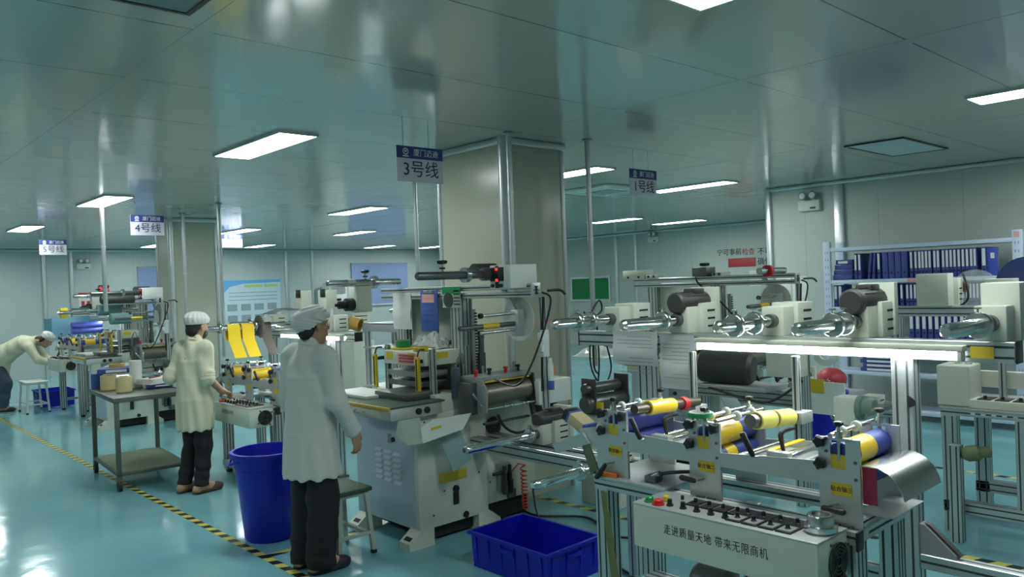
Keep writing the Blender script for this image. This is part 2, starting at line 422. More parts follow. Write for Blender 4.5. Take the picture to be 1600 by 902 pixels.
# ------------------------------------------------------------------ conduit pipes
def pipe(x, y, z0, r, label):
    t = thing('conduit_pipe', label, 'pipe', (x, y, z0), 'steel conduit pipes')
    MB().cyl((x, y, z0), (x, y, CEIL), r, n=14).build('tube', M_ALU, t)
    MB().cyl((x, y, CEIL-.012), (x, y, CEIL), r*1.9, n=14).build('ceiling_flange', M_GREY, t)
    for z in (z0+.25, (z0+CEIL)/2+.1): MB().ring((x, y, z), (x, y, z+.025), r*1.18, r*.9, 14).build('coupling', M_TRIM, t)
pipe(4.19, 4.52, 1.80, .022, 'steel conduit pipe standing against the corner of the big column')
pipe(4.99, 4.41, 1.05, .022, 'steel conduit pipe with black cables, right of the big column')
pipe(4.17, 10.15, .95, .025, 'steel conduit pipe right of the further column')
pipe(2.80, 10.3, 1.62, .025, 'steel conduit pipe left of the further column')
pipe(4.83, 6.68, 1.85, .022, 'thin steel conduit pipe below the sign reading 3')
pipe(4.23, 11.6, 1.0, .025, 'thin steel conduit pipe in front of the further column face')

# ------------------------------------------------------------------ floor tape
M_TAPE, nt, b = nodemat('black and yellow floor tape')
g = nt.nodes.new('ShaderNodeNewGeometry'); sx = nt.nodes.new('ShaderNodeSeparateXYZ'); nt.links.new(g.outputs['Position'], sx.inputs[0])
def _m(op, a, bb):
    n = nt.nodes.new('ShaderNodeMath'); n.operation = op
    for i, q in enumerate((a, bb)):
        if isinstance(q, (int, float)): n.inputs[i].default_value = q
        else: nt.links.new(q, n.inputs[i])
    return n.outputs[0]
a = _m('MULTIPLY', sx.outputs[0], .45); a = _m('ADD', a, sx.outputs[1]); a = _m('DIVIDE', a, .165); a = _m('FRACT', a, 0); a = _m('LESS_THAN', a, .5)
mx = nt.nodes.new('ShaderNodeMix'); mx.data_type = 'RGBA'; mx.inputs[6].default_value = (.008, .01, .01, 1); mx.inputs[7].default_value = (.60, .56, .10, 1)
nt.links.new(a, mx.inputs[0]); nt.links.new(mx.outputs[2], b.inputs['Base Color']); b.inputs['Roughness'].default_value = .35
def tape(x0, x1, y0, y1, label): tag(MB().box(x0, x1, y0, y1, 0, .0012).build('floor_tape', M_TAPE), label, 'floor tape', 'hazard tape lines')
tape(2.255, 2.315, .8, 20, 'long black and yellow hazard tape along the left aisle floor')
tape(4.47, 4.53, -1, 4.66, 'black and yellow tape on the floor behind the blue crate')
tape(5.20, 5.26, -1, 6, 'black and yellow tape at the foot of the right machine frame')
tape(7.39, 7.45, -1, 6, 'black and yellow tape seen through the right machine frame')
tape(2.315, 3.0, 5.0, 5.06, 'short cross piece of black and yellow tape by the blue bin')

# ------------------------------------------------------------------ wall fittings
def emergency(p, ax, label):
    # ax: 'x' faces -x, 'y' faces -y
    T = Matrix.Translation(p) @ (Matrix.Rotation(-PI/2, 4, 'Z') if ax == 'x' else Matrix.Identity(4))
    t = thing('emergency_light', label, 'emergency light', p, 'twin spot emergency lights')
    MB(T).box(-.15, .15, -.07, 0, -.07, .07, b=.01).build('battery_box', M_WHITE, t)
    MB(T).box(.02, .10, -.073, -.069, -.045, -.02).build('name_plate', M_BLACK, t)
    for s_ in (-.07, .07):
        h = MB(T).lathe((s_, -.10, .135), (0, 1, 0), [(-.005, 0), (-.005, .042), (0, .055), (.03, .052), (.06, .035), (.065, 0)], 18).build('lamp_head', M_GREY, t)
        MB(T).cyl((s_, -.108, .135), (s_, -.104, .135), .04, n=18).build('lens', M_WHITE, h)
        MB(T).cyl((s_, -.05, .06), (s_, -.06, .11), .012, n=8).build('swivel', M_WHITE, t)
emergency((XN, 5.03, 2.67), 'x', 'twin spot emergency light on the near right wall above the binder shelf')
emergency((XF, 12.1, 2.74), 'x', 'small twin spot emergency light on the far right wall')
emergency((5.18, YB, 2.56), 'y', 'twin spot emergency light on the back wall right of the sign reading 5')
def blind(x0, x1, z0, z1, label):
    t = thing('roller_blind', label, 'window blind', ((x0+x1)/2, YB, z0), 'blue roller blinds')
    MB().sheet([(x0, YB-.05, z1), (x0, YB-.045, (z0+z1)/2), (x0, YB-.05, z0)], (x1-x0, 0, 0), .004).build('blind_cloth', mat('blue blind cloth', (.24, .31, .52), .7, bump=.1, bscale=3), t)
    MB().cyl((x0-.01, YB-.05, z1), (x1+.01, YB-.05, z1), .022, n=10).build('roller_tube', M_ALU, t)
    MB().box(x0, x1, YB-.06, YB-.04, z0-.03, z0).build('bottom_rail', M_WHITE, t)
blind(6.39, 8.3, 1.10, 2.52, 'blue roller blind on the back wall left of the further column')
blind(12.50, 14.55, 1.28, 2.55, 'wide blue roller blind on the back wall left of the big column')
# poster board
t = thing('wall_poster', 'blue and white printed poster board on the back wall behind the yellow webs', 'poster', (9.35, YB, .95))
MB().box(8.5, 10.2, YB-.02, YB, .85, 2.13).build('board', mat('poster paper', (.55, .68, .75), .5), t)
MB().prism([(8.5, 2.13), (10.2, 2.13), (10.2, 2.06), (9.1, 2.03), (8.72, 1.95), (8.5, 1.72)], 'y', YB-.024, YB-.019).build('blue_header', mat('poster blue', (.12, .42, .72), .5), t)
MB().box(9.15, 9.65, YB-.027, YB-.022, 1.93, 2.0).box(9.72, 10.12, YB-.027, YB-.022, 1.93, 2.0).build('green_caption', mat('poster green', (.45, .62, .18), .5), t)
b_ = MB()
for r in range(3): b_.box(8.7, 10.1, YB-.025, YB-.02, 1.78-r*.1, 1.80-r*.1)
for r in range(2):
    for k in range(4): b_.box(8.65+k*.38, 8.92+k*.38, YB-.025, YB-.02, 1.3-r*.3, 1.48-r*.3)
b_.build('printed_pictures', mat('poster grey', (.28, .36, .38), .5), t)
# red notice on the back wall
t = thing('wall_notice', 'white notice with a red header on the back wall behind the far left machine', 'notice', (5.2, YB, 1.35))
q0 = PY(122, 458, YB); q1 = PY(143, 487, YB)
MB().box(q0.x, q1.x, YB-.012, YB, q1.z, q0.z).build('sheet', M_PAPER, t)
MB().box(q0.x, q1.x, YB-.016, YB-.01, q0.z-.1, q0.z).build('red_header', M_REDINK, t)
b_ = MB()
for i in range(3): b_.box(q0.x+.06+i*.12, q0.x+.13+i*.12, YB-.016, YB-.01, q0.z-.3, q0.z-.2)
b_.build('red_pictograms', M_REDINK, t)
t = thing('wall_notice', 'pale sheets taped on the back wall under the red clock', 'notice', (5.9, YB, 1.3))
for x0, x1 in ((158, 180), (182, 197)):
    a = PY(x0, 460, YB); c = PY(x1, 474, YB); MB().box(a.x, c.x, YB-.006, YB, c.z, a.z).build('sheet', M_PAPER, t)
# led clock
a = PY(154, 446, YB); c = PY(170, 457, YB)
t = thing('led_clock', 'small black clock with red digits high on the back wall', 'clock', (a.x, YB, c.z))
MB().box(a.x, c.x, YB-.06, YB, c.z, a.z, b=.01).build('case', M_BLACK, t)
text('8:12', (a.z-c.z)*.8, ((a.x+c.x)/2, YB-.062, (a.z+c.z)/2), (1,0,0), (0,0,1), M_LED, 'digits', t)
# wall slogan
t = thing('wall_slogan', 'large painted slogan characters in black and red on the far right wall', 'lettering', (XF-.003, 9.6, 1.95))
sc = .42
def wl(s_, px, py, mt, h):
    p = PX(px, py, XF-.004)
    text(s_, h, p, (0,-1,0), (0,0,1), mt, 'lettering', t, ex=.002)
wl('宁可事前', 1139, 395, M_INK, .163); wl('检查', 1169.5, 394, M_REDINK, .163); wl('不可事后', 1206, 392.5, M_INK, .175); wl('确保', 1195, 409, M_INK, .18)
a = PX(1138, 404.5, XF); c = PX(1181, 416, XF)
MB().box(XF-.012, XF, c.y, a.y, c.z, a.z, b=.004).build('red_bar', mat('slogan red', (.42, .05, .05), .5), t)
# green notice board
t = thing('notice_board', 'green notice board in an aluminium frame on the far right wall', 'notice board', (XF, 14.2, 1.2))
MB().box(XF-.02, XF, 13.62, 14.95, 1.25, 1.82).build('felt', mat('green felt', (.02, .22, .07), .8), t)
b_ = MB()
for (c0, c1, d0, d1) in ((13.57, 15.0, 1.82, 1.87), (13.57, 15.0, 1.2, 1.25), (13.57, 13.62, 1.25, 1.82), (14.95, 15.0, 1.25, 1.82)): b_.box(XF-.035, XF, c0, c1, d0, d1)
b_.build('frame', M_ALU, t)
# papers on the near right wall
for i, (x0, y0, x1, y1, lb) in enumerate(((1212, 433, 1237, 474, 'white sheet pinned to the near right wall, left one of the pair'), (1238, 432, 1262, 474, 'white sheet pinned to the near right wall, right one of the pair'))):
    a = PX(x0, y0, XN); c = PX(x1, y1, XN)
    tag(MB().box(XN-.004, XN, c.y, a.y, c.z, a.z).build('paper_sheet', M_PAPER), lb, 'paper', 'sheets on the near wall')
a = PX(1171, 423, XF); c = PX(1190, 447, XF)
t = thing('notice_sheet', 'small white sheet with a blue picture under the wall slogan', 'notice', (XF, a.y, c.z))
MB().box(XF-.006, XF, c.y, a.y, c.z, a.z).build('sheet', M_PAPER, t)
MB().box(XF-.009, XF-.005, c.y+.25, a.y-.05, c.z+.3, a.z-.05).build('blue_picture', M_BLUE, t)
# ================================================================== MACHINE PIECES
PM = [M_ALU, M_SLOT]
def prof(mb, x0, x1, y0, y1, z0, z1, axis, pitch=.045):
    """slotted aluminium extrusion: a bar with dark T-slots sunk along its long faces"""
    lo = [x0, y0, z0]; hi = [x1, y1, z1]
    for i in range(3):
        if lo[i] > hi[i]: lo[i], hi[i] = hi[i], lo[i]
    mb.m = 0; mb.box(lo[0], hi[0], lo[1], hi[1], lo[2], hi[2], b=.003, seg=1)
    mb.m = 1
    ai = 'xyz'.index(axis); oth = [i for i in range(3) if i != ai]
    for fi, wi in (oth, oth[::-1]):
        wdt = hi[wi]-lo[wi]; n = max(1, round(wdt/pitch))
        for k in range(n):
            c = lo[wi] + wdt*(k+.5)/n
            for side in (0, 1):
                a = list(lo); b = list(hi)
                a[wi] = c-.0045; b[wi] = c+.0045
                if side: a[fi] = hi[fi]-.001; b[fi] = hi[fi]+.0006
                else: a[fi] = lo[fi]-.0006; b[fi] = lo[fi]+.001
                a[ai] += .004; b[ai] -= .004
                mb.box(a[0], b[0], a[1], b[1], a[2], b[2])
    mb.m = 0
    return mb
def starknob(mb, p, d, r=.018, L=.022):
    p = Vector(p); dd, u, v = mb.frame(d); n = 5
    pts0 = []
    for k in range(20):
        a = 2*PI*k/20; rr = r*(1+.16*math.cos(n*a)); pts0.append((a, rr))
    rings = []
    for t, sc in ((0, .55), (L*.25, .95), (L*.8, 1), (L, .82)):
        rings.append([mb.bm.verts.new(p+dd*t+(u*math.cos(a)+v*math.sin(a))*rr*sc) for a, rr in pts0])
    for a, b in zip(rings, rings[1:]):
        for k in range(20):
            f = mb.bm.faces.new((a[k], a[(k+1)%20], b[(k+1)%20], b[k])); f.material_index = mb.m
    for rg in (rings[0], rings[-1]): mb.bm.faces.new(rg).material_index = mb.m
    return mb
def drive_unit(root, T, y, tip=2.85, motor=None, plate=False, zc=1.56, collars=(3.16,), big=False, xh=3.32, core=None):
    """geared web shaft on the gantry: housing, vented cover, expanding shaft with collars, motor on top"""
    u = MB(T).box(xh, xh+.10, y-.055, y+.055, zc-.07, zc+.065, b=.006).build('rewind_housing', M_CREAM, root)
    c = MB(T); c.m = 0; c.box(xh+.10, xh+.25, y-.075, y+.06, zc-.075, zc+(.15 if big else .08), b=.006); c.m = 1
    for k in range(3): c.box(xh+.15, xh+.225, y-.0765, y-.07, zc-.045+.04*k, zc-.035+.04*k)
    c.build('vented_cover', [M_CREAM, M_DARK], u)
    s_ = MB(T).lathe((tip, y, zc), (1, 0, 0), [(0, 0), (0, .016), (.012, .022), (.02, .027), (xh-tip-.11, .027), (xh-tip-.11, .023), (xh-tip+.005, .023)], 20)
    for k in range(3):
        a = 2*PI*k/3+.5; s_.box(tip+.04, xh-.16, y+.026*math.cos(a)-.005, y+.026*math.cos(a)+.005, zc+.026*math.sin(a)-.003, zc+.026*math.sin(a)+.003)
    s_.build('air_shaft', M_CHROME, u)
    for cx in collars:
        k = MB(T).lathe((cx, y, zc), (1, 0, 0), [(0, .024), (0, .046), (.006, .05), (.022, .05), (.028, .046), (.028, .024)], 24, close=True)
        k.cyl((cx+.014, y, zc+.045), (cx+.014, y, zc+.065), .004, n=6).box(cx+.006, cx+.022, y-.012, y+.012, zc+.06, zc+.066)
        k.build('shaft_collar', M_STEEL, u)
    MB(T).ring((xh-.035, y, zc), (xh, y, zc), .032, .0235).build('bearing_flange', M_DSTEEL, u)
    if motor:
        m0, m1, dz = motor
        q = MB(T).lathe((m0, y, zc+dz), (1, 0, 0), [(0, 0), (0, .045), (.012, .055), (m1-m0, .055), (m1-m0, 0)], 24)
        for k in range(10):
            a = 2*PI*k/10; q.box(m0+.05, m1-.01, y+.055*math.cos(a)-.003, y+.055*math.cos(a)+.003, zc+dz+.055*math.sin(a)-.003, zc+dz+.055*math.sin(a)+.003)
        q.box(m1-.12, m1-.03, y-.035, y+.035, zc+dz+.04, zc+dz+.07, b=.006)
        q.build('motor', M_MOTOR, u)
        MB(T).box(m1-.004, m1+.035, y-.085, y+.07, zc-.07, zc+dz+.075, b=.004).build('motor_plate', M_CREAM, u)
    return u

def laminator(dx, dy, dz, label, full=True, gantry=(.87, 3.05), posts=(1.28, 2.60), units=(), light=True, texts=None, webs=False, depth=.43):
    """roll laminating machine: slotted frame, three pairs of roller plates, control box in front, gantry behind"""
    T = Matrix.Translation((dx, dy, dz))
    root = thing('laminating_machine', label, 'machine', (2.9+dx, 1.85+dy, 0), 'laminating machines')
    xr = 2.70+depth
    # --- frame
    for (x0, x1, y0, y1) in ((2.70, 2.79, 2.345, 2.415), (2.70, 2.79, 1.21, 1.28), (xr-.08, xr, 2.345, 2.415), (xr-.08, xr, 1.21, 1.28), (2.90, 2.96, 1.72, 1.78)):
        prof(MB(T), x0, x1, y0, y1, -dz+.03, .82, 'z', .032).build('leg', PM, root)
        MB(T).cyl(((x0+x1)/2, (y0+y1)/2, -dz), ((x0+x1)/2, (y0+y1)/2, -dz+.032), .03, n=12).build('leveling_foot', M_BLACK, root)
    prof(MB(T), 2.70, 2.79, 1.205, 2.42, .82, .866, 'y').build('frame_beam', PM, root)
    prof(MB(T), xr-.08, xr, 1.205, 2.42, .82, .866, 'y').build('frame_beam', PM, root)
    for y0 in (1.205, 2.36): prof(MB(T), 2.79, xr-.08, y0, y0+.06, .82, .866, 'x').build('frame_beam', PM, root)
    for y0 in (1.25, 2.38): prof(MB(T), 2.79, xr-.08, y0-.02, y0+.02, .15, .19, 'x').build('frame_beam', PM, root)
    prof(MB(T), xr-.06, xr-.02, 1.28, 2.345, .15, .19, 'y').build('frame_beam', PM, root)
    prof(MB(T), xr-.08, xr-.03, 1.28, 2.345, .58, .63, 'y').build('frame_beam', PM, root)
    MB(T).box(2.685, 2.735, 1.197, 1.206, .80, .868, b=.003).build('end_cap', M_BLACK, root)
    MB(T).box(2.70, xr, 2.02, 2.43, .866, .880, b=.003).build('bed_plate', M_PLATE, root)
    # --- side plates of the three roller stations
    st = ((1.203, 1.353), (1.765, 1.915), (2.243, 2.395))
    for xp in (2.734, xr-.045):
        for i, (a, b) in enumerate(st):
            c = (a+b)/2
            pl = [(a, .868), (b, .868), (b, 1.18), (c+.03, 1.18), (c+.03, 1.07), (c-.025, 1.07), (c-.025, 1.18), (a, 1.18)]
            MB(T).prism(pl, 'x', xp, xp+.012).build('side_plate', M_PLATE, root)
            MB(T).box(xp+.002, xp+.010, c-.025, c+.03, 1.07, 1.12).build('bearing_block', M_YLABEL if xp < 2.8 else M_PLATE, root)
            k = MB(T).cyl((xp+.006, c, 1.10), (xp+.006, c, 1.225), .007, n=10).box(xp-.006, xp+.018, c-.045, c+.05, 1.172, 1.182)
            k.cyl((xp+.006, c, 1.182), (xp+.006, c, 1.205), .014, n=10)
            k.build('pressure_screw', M_STEEL, root)
            starknob(MB(T), (xp+.006, c, 1.222), (0, 0, 1), .016, .018).build('screw_knob', M_BLACK, root)
        for (a, b, z0, z1, z2, z3) in ((1.353, 1.765, 1.005, 1.005, 1.09, 1.062), (1.915, 2.243, 1.005, 1.005, 1.078, 1.09)):
            MB(T).prism([(a, z0), (b, z1), (b, z3), (a, z2)], 'x', xp+.001, xp+.010).build('link_plate', M_PLATE, root)
    # left arm past the first station
    MB(T).prism([(2.395, 1.0), (2.395, 1.10), (2.53, 1.075), (2.53, 1.01)], 'x', 2.735, 2.745).build('link_plate', M_PLATE, root)
    MB(T).prism([(2.46, 1.015), (2.50, 1.06), (2.70, .985), (2.68, .94)], 'x', 2.72, 2.732).build('swing_arm', M_PLATE, root)
    MB(T).prism([(2.40, .868), (2.46, .868), (2.52, 1.02), (2.47, 1.02)], 'x', 2.725, 2.733).build('strut', M_OLIVE, root)
    MB(T).cyl((2.73, 2.66, .97), (xr-.05, 2.66, .97), .016, n=14).build('guide_roller', M_STEEL, root)
    # --- rollers
    x0, x1 = 2.748, xr-.047
    for i, (a, b) in enumerate(st):
        c = (a+b)/2
        ru = MB(T).cyl((x0, c, 1.115), (x1, c, 1.115), .047, n=28).build('upper_roller', M_BLUEROLL, root)
        rl = MB(T).cyl((x0, c, 1.02), (x1, c, 1.02), .047, n=28).build('lower_roller', M_BLUEROLL, root)
        bands = {0: ((.20, .62), (.15, .55)), 1: ((.03, .62), (.28, .50)), 2: ((.22, .52), (.15, .40))}[i]
        if i == 2 and full: bands = None
        if i == 2 and webs: bands = ((.1, .45), (.1, .45))
        if bands:
            for (f0, f1), z, ro in ((bands[0], 1.115, ru), (bands[1], 1.02, rl)):
                MB(T).ring((x0+(x1-x0)*f0, c, z), (x0+(x1-x0)*f1, c, z), .0482, .0465, 28).build('yellow_film', M_YELLOW, ro)
        # thin guide shaft with white rings over the rollers
        for yy, fr in ((c+.035, (.25, .62)), (c-.05, (.45, .8)))[:1 if i == 0 else 2]:
            g = MB(T).cyl((x0, yy, 1.185), (x1+.03, yy, 1.185), .009, n=12).build('guide_shaft', M_STEEL, root)
            for f in fr:
                xx = x0+(x1-x0)*f
                MB(T).lathe((xx, yy, 1.185), (1, 0, 0), [(0, .009), (0, .017), (.004, .021), (.014, .021), (.018, .017), (.018, .009)], 20, close=True).build('white_ring', M_WHITE, g)
        for (yy, zz) in ((b-.012, 1.165), (b-.012, 1.085), (a+.02, 1.16)):
            if i == 2 or yy > a+.05 or i == 1: starknob(MB(T), (2.732, yy, zz), (-1, 0, 0), .021, .026).build('star_knob', M_BLACK, root)
        # bolts
        for (yy, zz) in ((a+.015, 1.10), (a+.015, 1.04), (b-.03, 1.13)):
            MB(T).cyl((2.734, yy, zz), (2.729, yy, zz), .006, n=8).build('bolt', M_DSTEEL, root)
        # label and lever on the plate foot
        MB(T).box(2.7325, 2.7345, c-.045, c+.03, .975, 1.02).build('yellow_label', M_YLABEL, root)
        if full: text('贴合轴' + '三二一'[i], .0205, (2.7318, c-.0075, .9975), (0, -1, 0), (0, 0, 1), M_INK, 'lettering', root).location += Vector((dx, dy, dz))
        lv = MB(T).cyl((2.733, c+.005, .945), (2.70, c+.025, .94), .004, n=8).build('lever', M_STEEL, root)
        p = Vector((2.70, c+.025, .94)); q = p + (Vector((0, .09, -.012)), Vector((0, .075, .004)), Vector((-.015, .05, -.07)))[i]
        if i == 0: p, q = Vector((2.705, c+.055, .928)), Vector((2.705, c-.03, .926))
        MB(T).lathe(p, q-p, [(0, 0), (0, .008), (.01, .011), ((q-p).length-.008, .012), ((q-p).length, .008), ((q-p).length, 0)], 12).build('lever_handle', M_BLACK, lv)
        for yy in (c-.03, c+.02): MB(T).box(2.72, 2.733, yy-.018, yy+.018, .868, .874).build('clamp_bar', M_DSTEEL, root)
    # --- beds and cross bars between the stations
    for (a, b) in ((1.38, 1.74), (1.93, 2.22)):
        MB(T).box(x0, x1, a, b, 1.035, 1.043, b=.002).build('bed_plate', M_PLATE, root)
        for yy, zz, hh in ((a+.05, 1.043, .018), (a+.14, 1.043, .035)):
            MB(T).box(x0+.005, x1-.005, yy-.022, yy+.022, zz, zz+hh, b=.004).build('cross_bar', M_STEEL, root)
        MB(T).cyl((x0, b-.05, 1.056), (x1, b-.05, 1.056), .012, n=12).build('guide_roller', M_STEEL, root)
        MB(T).box(2.749, 2.785, a+.10, a+.19, 1.045, 1.095, b=.003).build('clamp_block', M_PLATE, root)
        lv = MB(T).cyl((2.75, a+.19, 1.075), (2.73, a+.235, 1.07), .004, n=8).build('lever', M_STEEL, root)
        MB(T).lathe((2.73, a+.235, 1.07), (-.02, .035, .095), [(0, 0), (0, .009), (.01, .011), (.095, .012), (.10, .009), (.10, 0)], 12).build('lever_handle', M_BLACK, lv)
        lv = MB(T).tube([(2.81, a+.15, 1.085), (2.81, a+.16, 1.15), (2.84, a+.15, 1.165), (2.87, a+.13, 1.17)], [.007, .011, .009, .006], 8, 3).build('clamp_lever', M_BLACK, root)
        MB(T).cyl((2.80, a+.04, 1.043), (2.80, a+.04, 1.07), .009, n=10, b=.002).build('thumb_screw', M_BLACK, root)
    MB(T).box(x0+.06, x1-.01, 1.575, 1.60, 1.079, 1.085).build('yellow_strip', M_YELLOW, root)
    # curved guide sheet and catch tray at the right end
    MB(T).sheet([(2.752, 1.215, 1.083), (2.752, 1.185, 1.088), (2.752, 1.15, 1.086), (2.752, 1.115, 1.07), (2.752, 1.088, 1.044), (2.752, 1.07, 1.01), (2.752, 1.064, .985)], (xr-2.79, 0, 0), .002).build('curved_guide_sheet', M_STEEL, root, angle=60)
    MB(T).box(2.80, xr-.05, 1.12, 1.25, .905, .909).build('catch_tray', M_PLATE, root)
    MB(T).box(2.752, 2.756, 1.155, 1.203, .955, 1.085).build('maroon_film_strip', M_MAROON, root)
    # --- control box
    b = MB(T).box(2.465, 2.685, 1.235, 2.005, .705, .872, b=.004).build('control_box', M_CREAM, root)
    MB(T).box(2.463, 2.687, 1.233, 2.007, .872, .880, b=.002).build('top_panel', M_PLATE, b)
    fx, fz = 2.605, .785
    f = MB(T).cyl((fx, 1.236, fz), (fx, 1.231, fz), .062, n=28).build('fan', M_DARK, b)
    g = MB(T)
    for r in (.018, .03, .042, .054, .064): g.ring((fx, 1.232, fz), (fx, 1.226, fz), r+.002, r-.002, 28)
    for k in range(4):
        a = k*PI/2+.6; g.tube([(fx+.018*math.cos(a), 1.228, fz+.018*math.sin(a)), (fx+.072*math.cos(a), 1.228, fz+.072*math.sin(a))], .003, 6)
        g.cyl((fx+.078*math.cos(a), 1.236, fz+.078*math.sin(a)), (fx+.078*math.cos(a), 1.224, fz+.078*math.sin(a)), .006, n=8)
    g.build('fan_guard', M_MOTOR, f)
    for (yy, xx, mm, r) in ((1.955, 2.51, M_GREEN, .017), (1.905, 2.50, M_RED, .020), (1.91, 2.56, M_YLABEL, .014)):
        MB(T).lathe((xx, yy, .88), (0, 0, 1), [(0, r*1.25), (.006, r*1.25), (.006, r), (.018, r*.95), (.022, r*.7), (.023, 0)], 18).build('push_button', mm, b)
    for k in range(5):
        yy = 1.86-k*.062
        if k: MB(T).box(2.56, 2.645, yy-.025, yy+.025, .88, .886, b=.002).build('speed_controller', M_BLACK, b)
        MB(T).lathe((2.515, yy, .88), (0, 0, 1), [(0, .014), (.006, .014), (.006, .010), (.026, .009), (.028, 0)], 12).build('dial_knob', M_BLACK, b)
        MB(T).box(2.595, 2.605, yy-.005, yy+.005, .886, .902).build('toggle', M_BLACK, b)
    for k in range(4):
        yy = 1.57-k*.066
        p = MB(T).box(2.49, 2.655, yy-.03, yy+.03, .88, .885, b=.002).build('speed_controller', M_BLACK, b)
        MB(T).box(2.50, 2.56, yy-.024, yy+.024, .885, .887).build('face_plate', M_GREY, p)
        for xx in (2.53, 2.60): MB(T).lathe((xx, yy, .887), (0, 0, 1), [(0, .012), (.004, .008), (.018, .007), (.02, 0)], 12).build('dial_knob', M_BLACK, p)
    if texts:
        text(texts, .043, (2.4635, 1.635, .80), (0, -1, 0), (0, 0, 1), M_INK, 'lettering', b, wscale=.80, thin=.0004, space=1.1).location += Vector((dx, dy, dz))
    # --- gantry
    if gantry:
        ga, gb = gantry
        prof(MB(T), 3.32+dx*0, 3.40, ga, gb, 1.41, 1.49, 'y').build('gantry_beam', PM, root)
        for yy, mm in ((ga, -.004), (gb, .004)): MB(T).box(3.318, 3.402, min(yy, yy+mm), max(yy, yy+mm), 1.408, 1.492, b=.001).build('end_cap', M_BLACK, root)
        for yy in posts:
            prof(MB(T), 3.32, 3.40, yy-.045, yy+.04, -dz, 1.41, 'z', .04).build('gantry_post', PM, root)
            MB(T).box(3.31, 3.41, yy-.07, yy+.065, -dz, -dz+.02, b=.003).build('post_foot', M_DSTEEL, root)
        if light:
            h = MB(T).box(3.26, 3.318, 1.03, 2.232, 1.452, 1.475, b=.004).build('lamp_housing', M_CREAM, root)
            MB(T).cyl((3.285, 1.05, 1.438), (3.285, 2.225, 1.438), .016, n=14).build('fluorescent_tube', M_TUBE, h)
            for yy in (1.035, 2.215): MB(T).box(3.262, 3.31, yy, yy+.016, 1.415, 1.46, b=.003).build('tube_socket', M_WHITE, h)
    for u_ in units: drive_unit(root, T, **u_)
    return root, T

UNITS_A = [dict(y=2.80, tip=2.85, collars=(3.02, 3.13)), dict(y=2.36, tip=2.865, collars=(3.17,), motor=(3.29, 3.54, .085)),
           dict(y=1.84, tip=2.85, collars=(2.98, 3.14)), dict(y=1.46, tip=2.80, collars=(3.10, 3.2), motor=(3.28, 3.53, .085)),
           dict(y=.95, tip=2.85, collars=(3.17,), big=True)]
lamA, TA = laminator(0, 0, 0, 'nearest laminating machine with the bright tube lamp and black lettering on its control box', units=UNITS_A, texts='走进质量天地 带来无限商机')
# rods hanging from the gantry with clamp blocks
for yy in (2.24, 1.70):
    prof(MB(), 3.24, 3.27, yy-.015, yy+.015, .88, 1.41, 'z').build('support_rod', PM, lamA)
    k = MB().box(3.19, 3.29, yy-.055, yy+.03, 1.105 if yy > 2 else 1.12, 1.15 if yy > 2 else 1.17, b=.004).build('clamp_block', M_PLATE, lamA)
# arm and brace at the right of the big post
prof(MB(), 3.33, 3.39, .25, 1.235, .56, .62, 'y').build('unwind_arm', PM, lamA)
MB().prism([(1.235, .62), (1.235, .74), (1.215, .74), (1.10, .635), (1.10, .62)], 'x', 3.335, 3.385).build('corner_bracket', M_GREY, lamA)
k = MB().prism([(1.195, .737), (1.218, .747), (1.103, .643), (1.085, .635)], 'x', 3.345, 3.375).build('bracket_face', M_MOTOR, lamA)
MB().cyl((2.86, 1.30, .62), (2.86, .58, .52), .010, n=10).build('brace_rod', M_STEEL, lamA)
MB().prism([(1.255, 1.21), (1.225, 1.225), (1.225, 1.245), (1.255, 1.265)], 'x', 3.312, 3.319).build('black_pointer', M_BLACK, lamA)
MB().prism([(2.36, .82), (2.30, .30), (2.24, .10), (2.20, .10), (2.26, .32), (2.33, .82)], 'x', 2.675, 2.682).build('hanging_strap', mat('olive strap', (.16, .19, .08), .6), lamA)
# pump and blower under the box
k = MB().lathe((2.86, 1.98, .46), (0, -1, 0), [(0, 0), (0, .07), (.02, .085), (.16, .085), (.18, .06), (.26, .05), (.26, 0)], 24).build('blower_motor', M_DSTEEL, lamA)
MB().lathe((2.82, 1.80, .40), (.25, -1, .15), [(0, 0), (0, .045), (.02, .055), (.13, .055), (.14, .04), (.2, .04), (.2, 0)], 20).build('pump_body', M_STEEL, lamA)
prof(MB(), 2.80, 3.05, 1.75, 2.345, .32, .36, 'y').build('pump_shelf', PM, lamA)
k = MB().tube([(3.3, 1.9, .35), (3.1, 1.5, .12), (2.95, 1.4, .55), (2.95, 1.38, .82)], .008, 8, 8).build('cable', M_BLACK, lamA)
# yellow label plate at the gantry end
MB().box(3.316, 3.32, .94, 1.02, 1.425, 1.47).build('yellow_label', M_YLABEL, lamA)
# printed clip on top of first units' gantry: hanging sheets
def sheet_h(px0, py0, px1, py1, X, label, name='paper_sheet', group='sheets hung from the gantry'):
    a = PX(px0, py0, X); c = PX(px1, py1, X)
    n = 7; pts = [(X+.006*math.sin(i*1.1), a.y, a.z+(c.z-a.z)*i/n) for i in range(n+1)]
    o = MB().sheet(pts, (0, c.y-a.y, 0), .001)
    return tag(o.build(name, mat('printed sheet', (.62, .64, .63), .7), None, angle=80), label, 'paper', group)
for q in ((957, 517, 1028, 573, 3.30, 'pale printed sheet hung under the nearest gantry, left and shorter one'), (1030, 523, 1087, 611, 3.30, 'pale printed sheet hung under the nearest gantry, right and longer one')):
    o = sheet_h(*q)
    bb = [Vector(v.co) for v in o.data.vertices]
    ys = [v.y for v in bb]; zs = [v.z for v in bb]
    b_ = MB(); cx = q[4]-.004; wy = max(ys)-min(ys); cy = WPOS[o.name].y; z1 = WPOS[o.name].z + max(zs)
    for r in range(11): b_.box(cx-.001, cx, cy-wy*.4, cy+wy*(.4 if r % 3 else .15), z1-.03-r*.019, z1-.027-r*.019)
    b_.build('printed_lines', M_GREY, o)
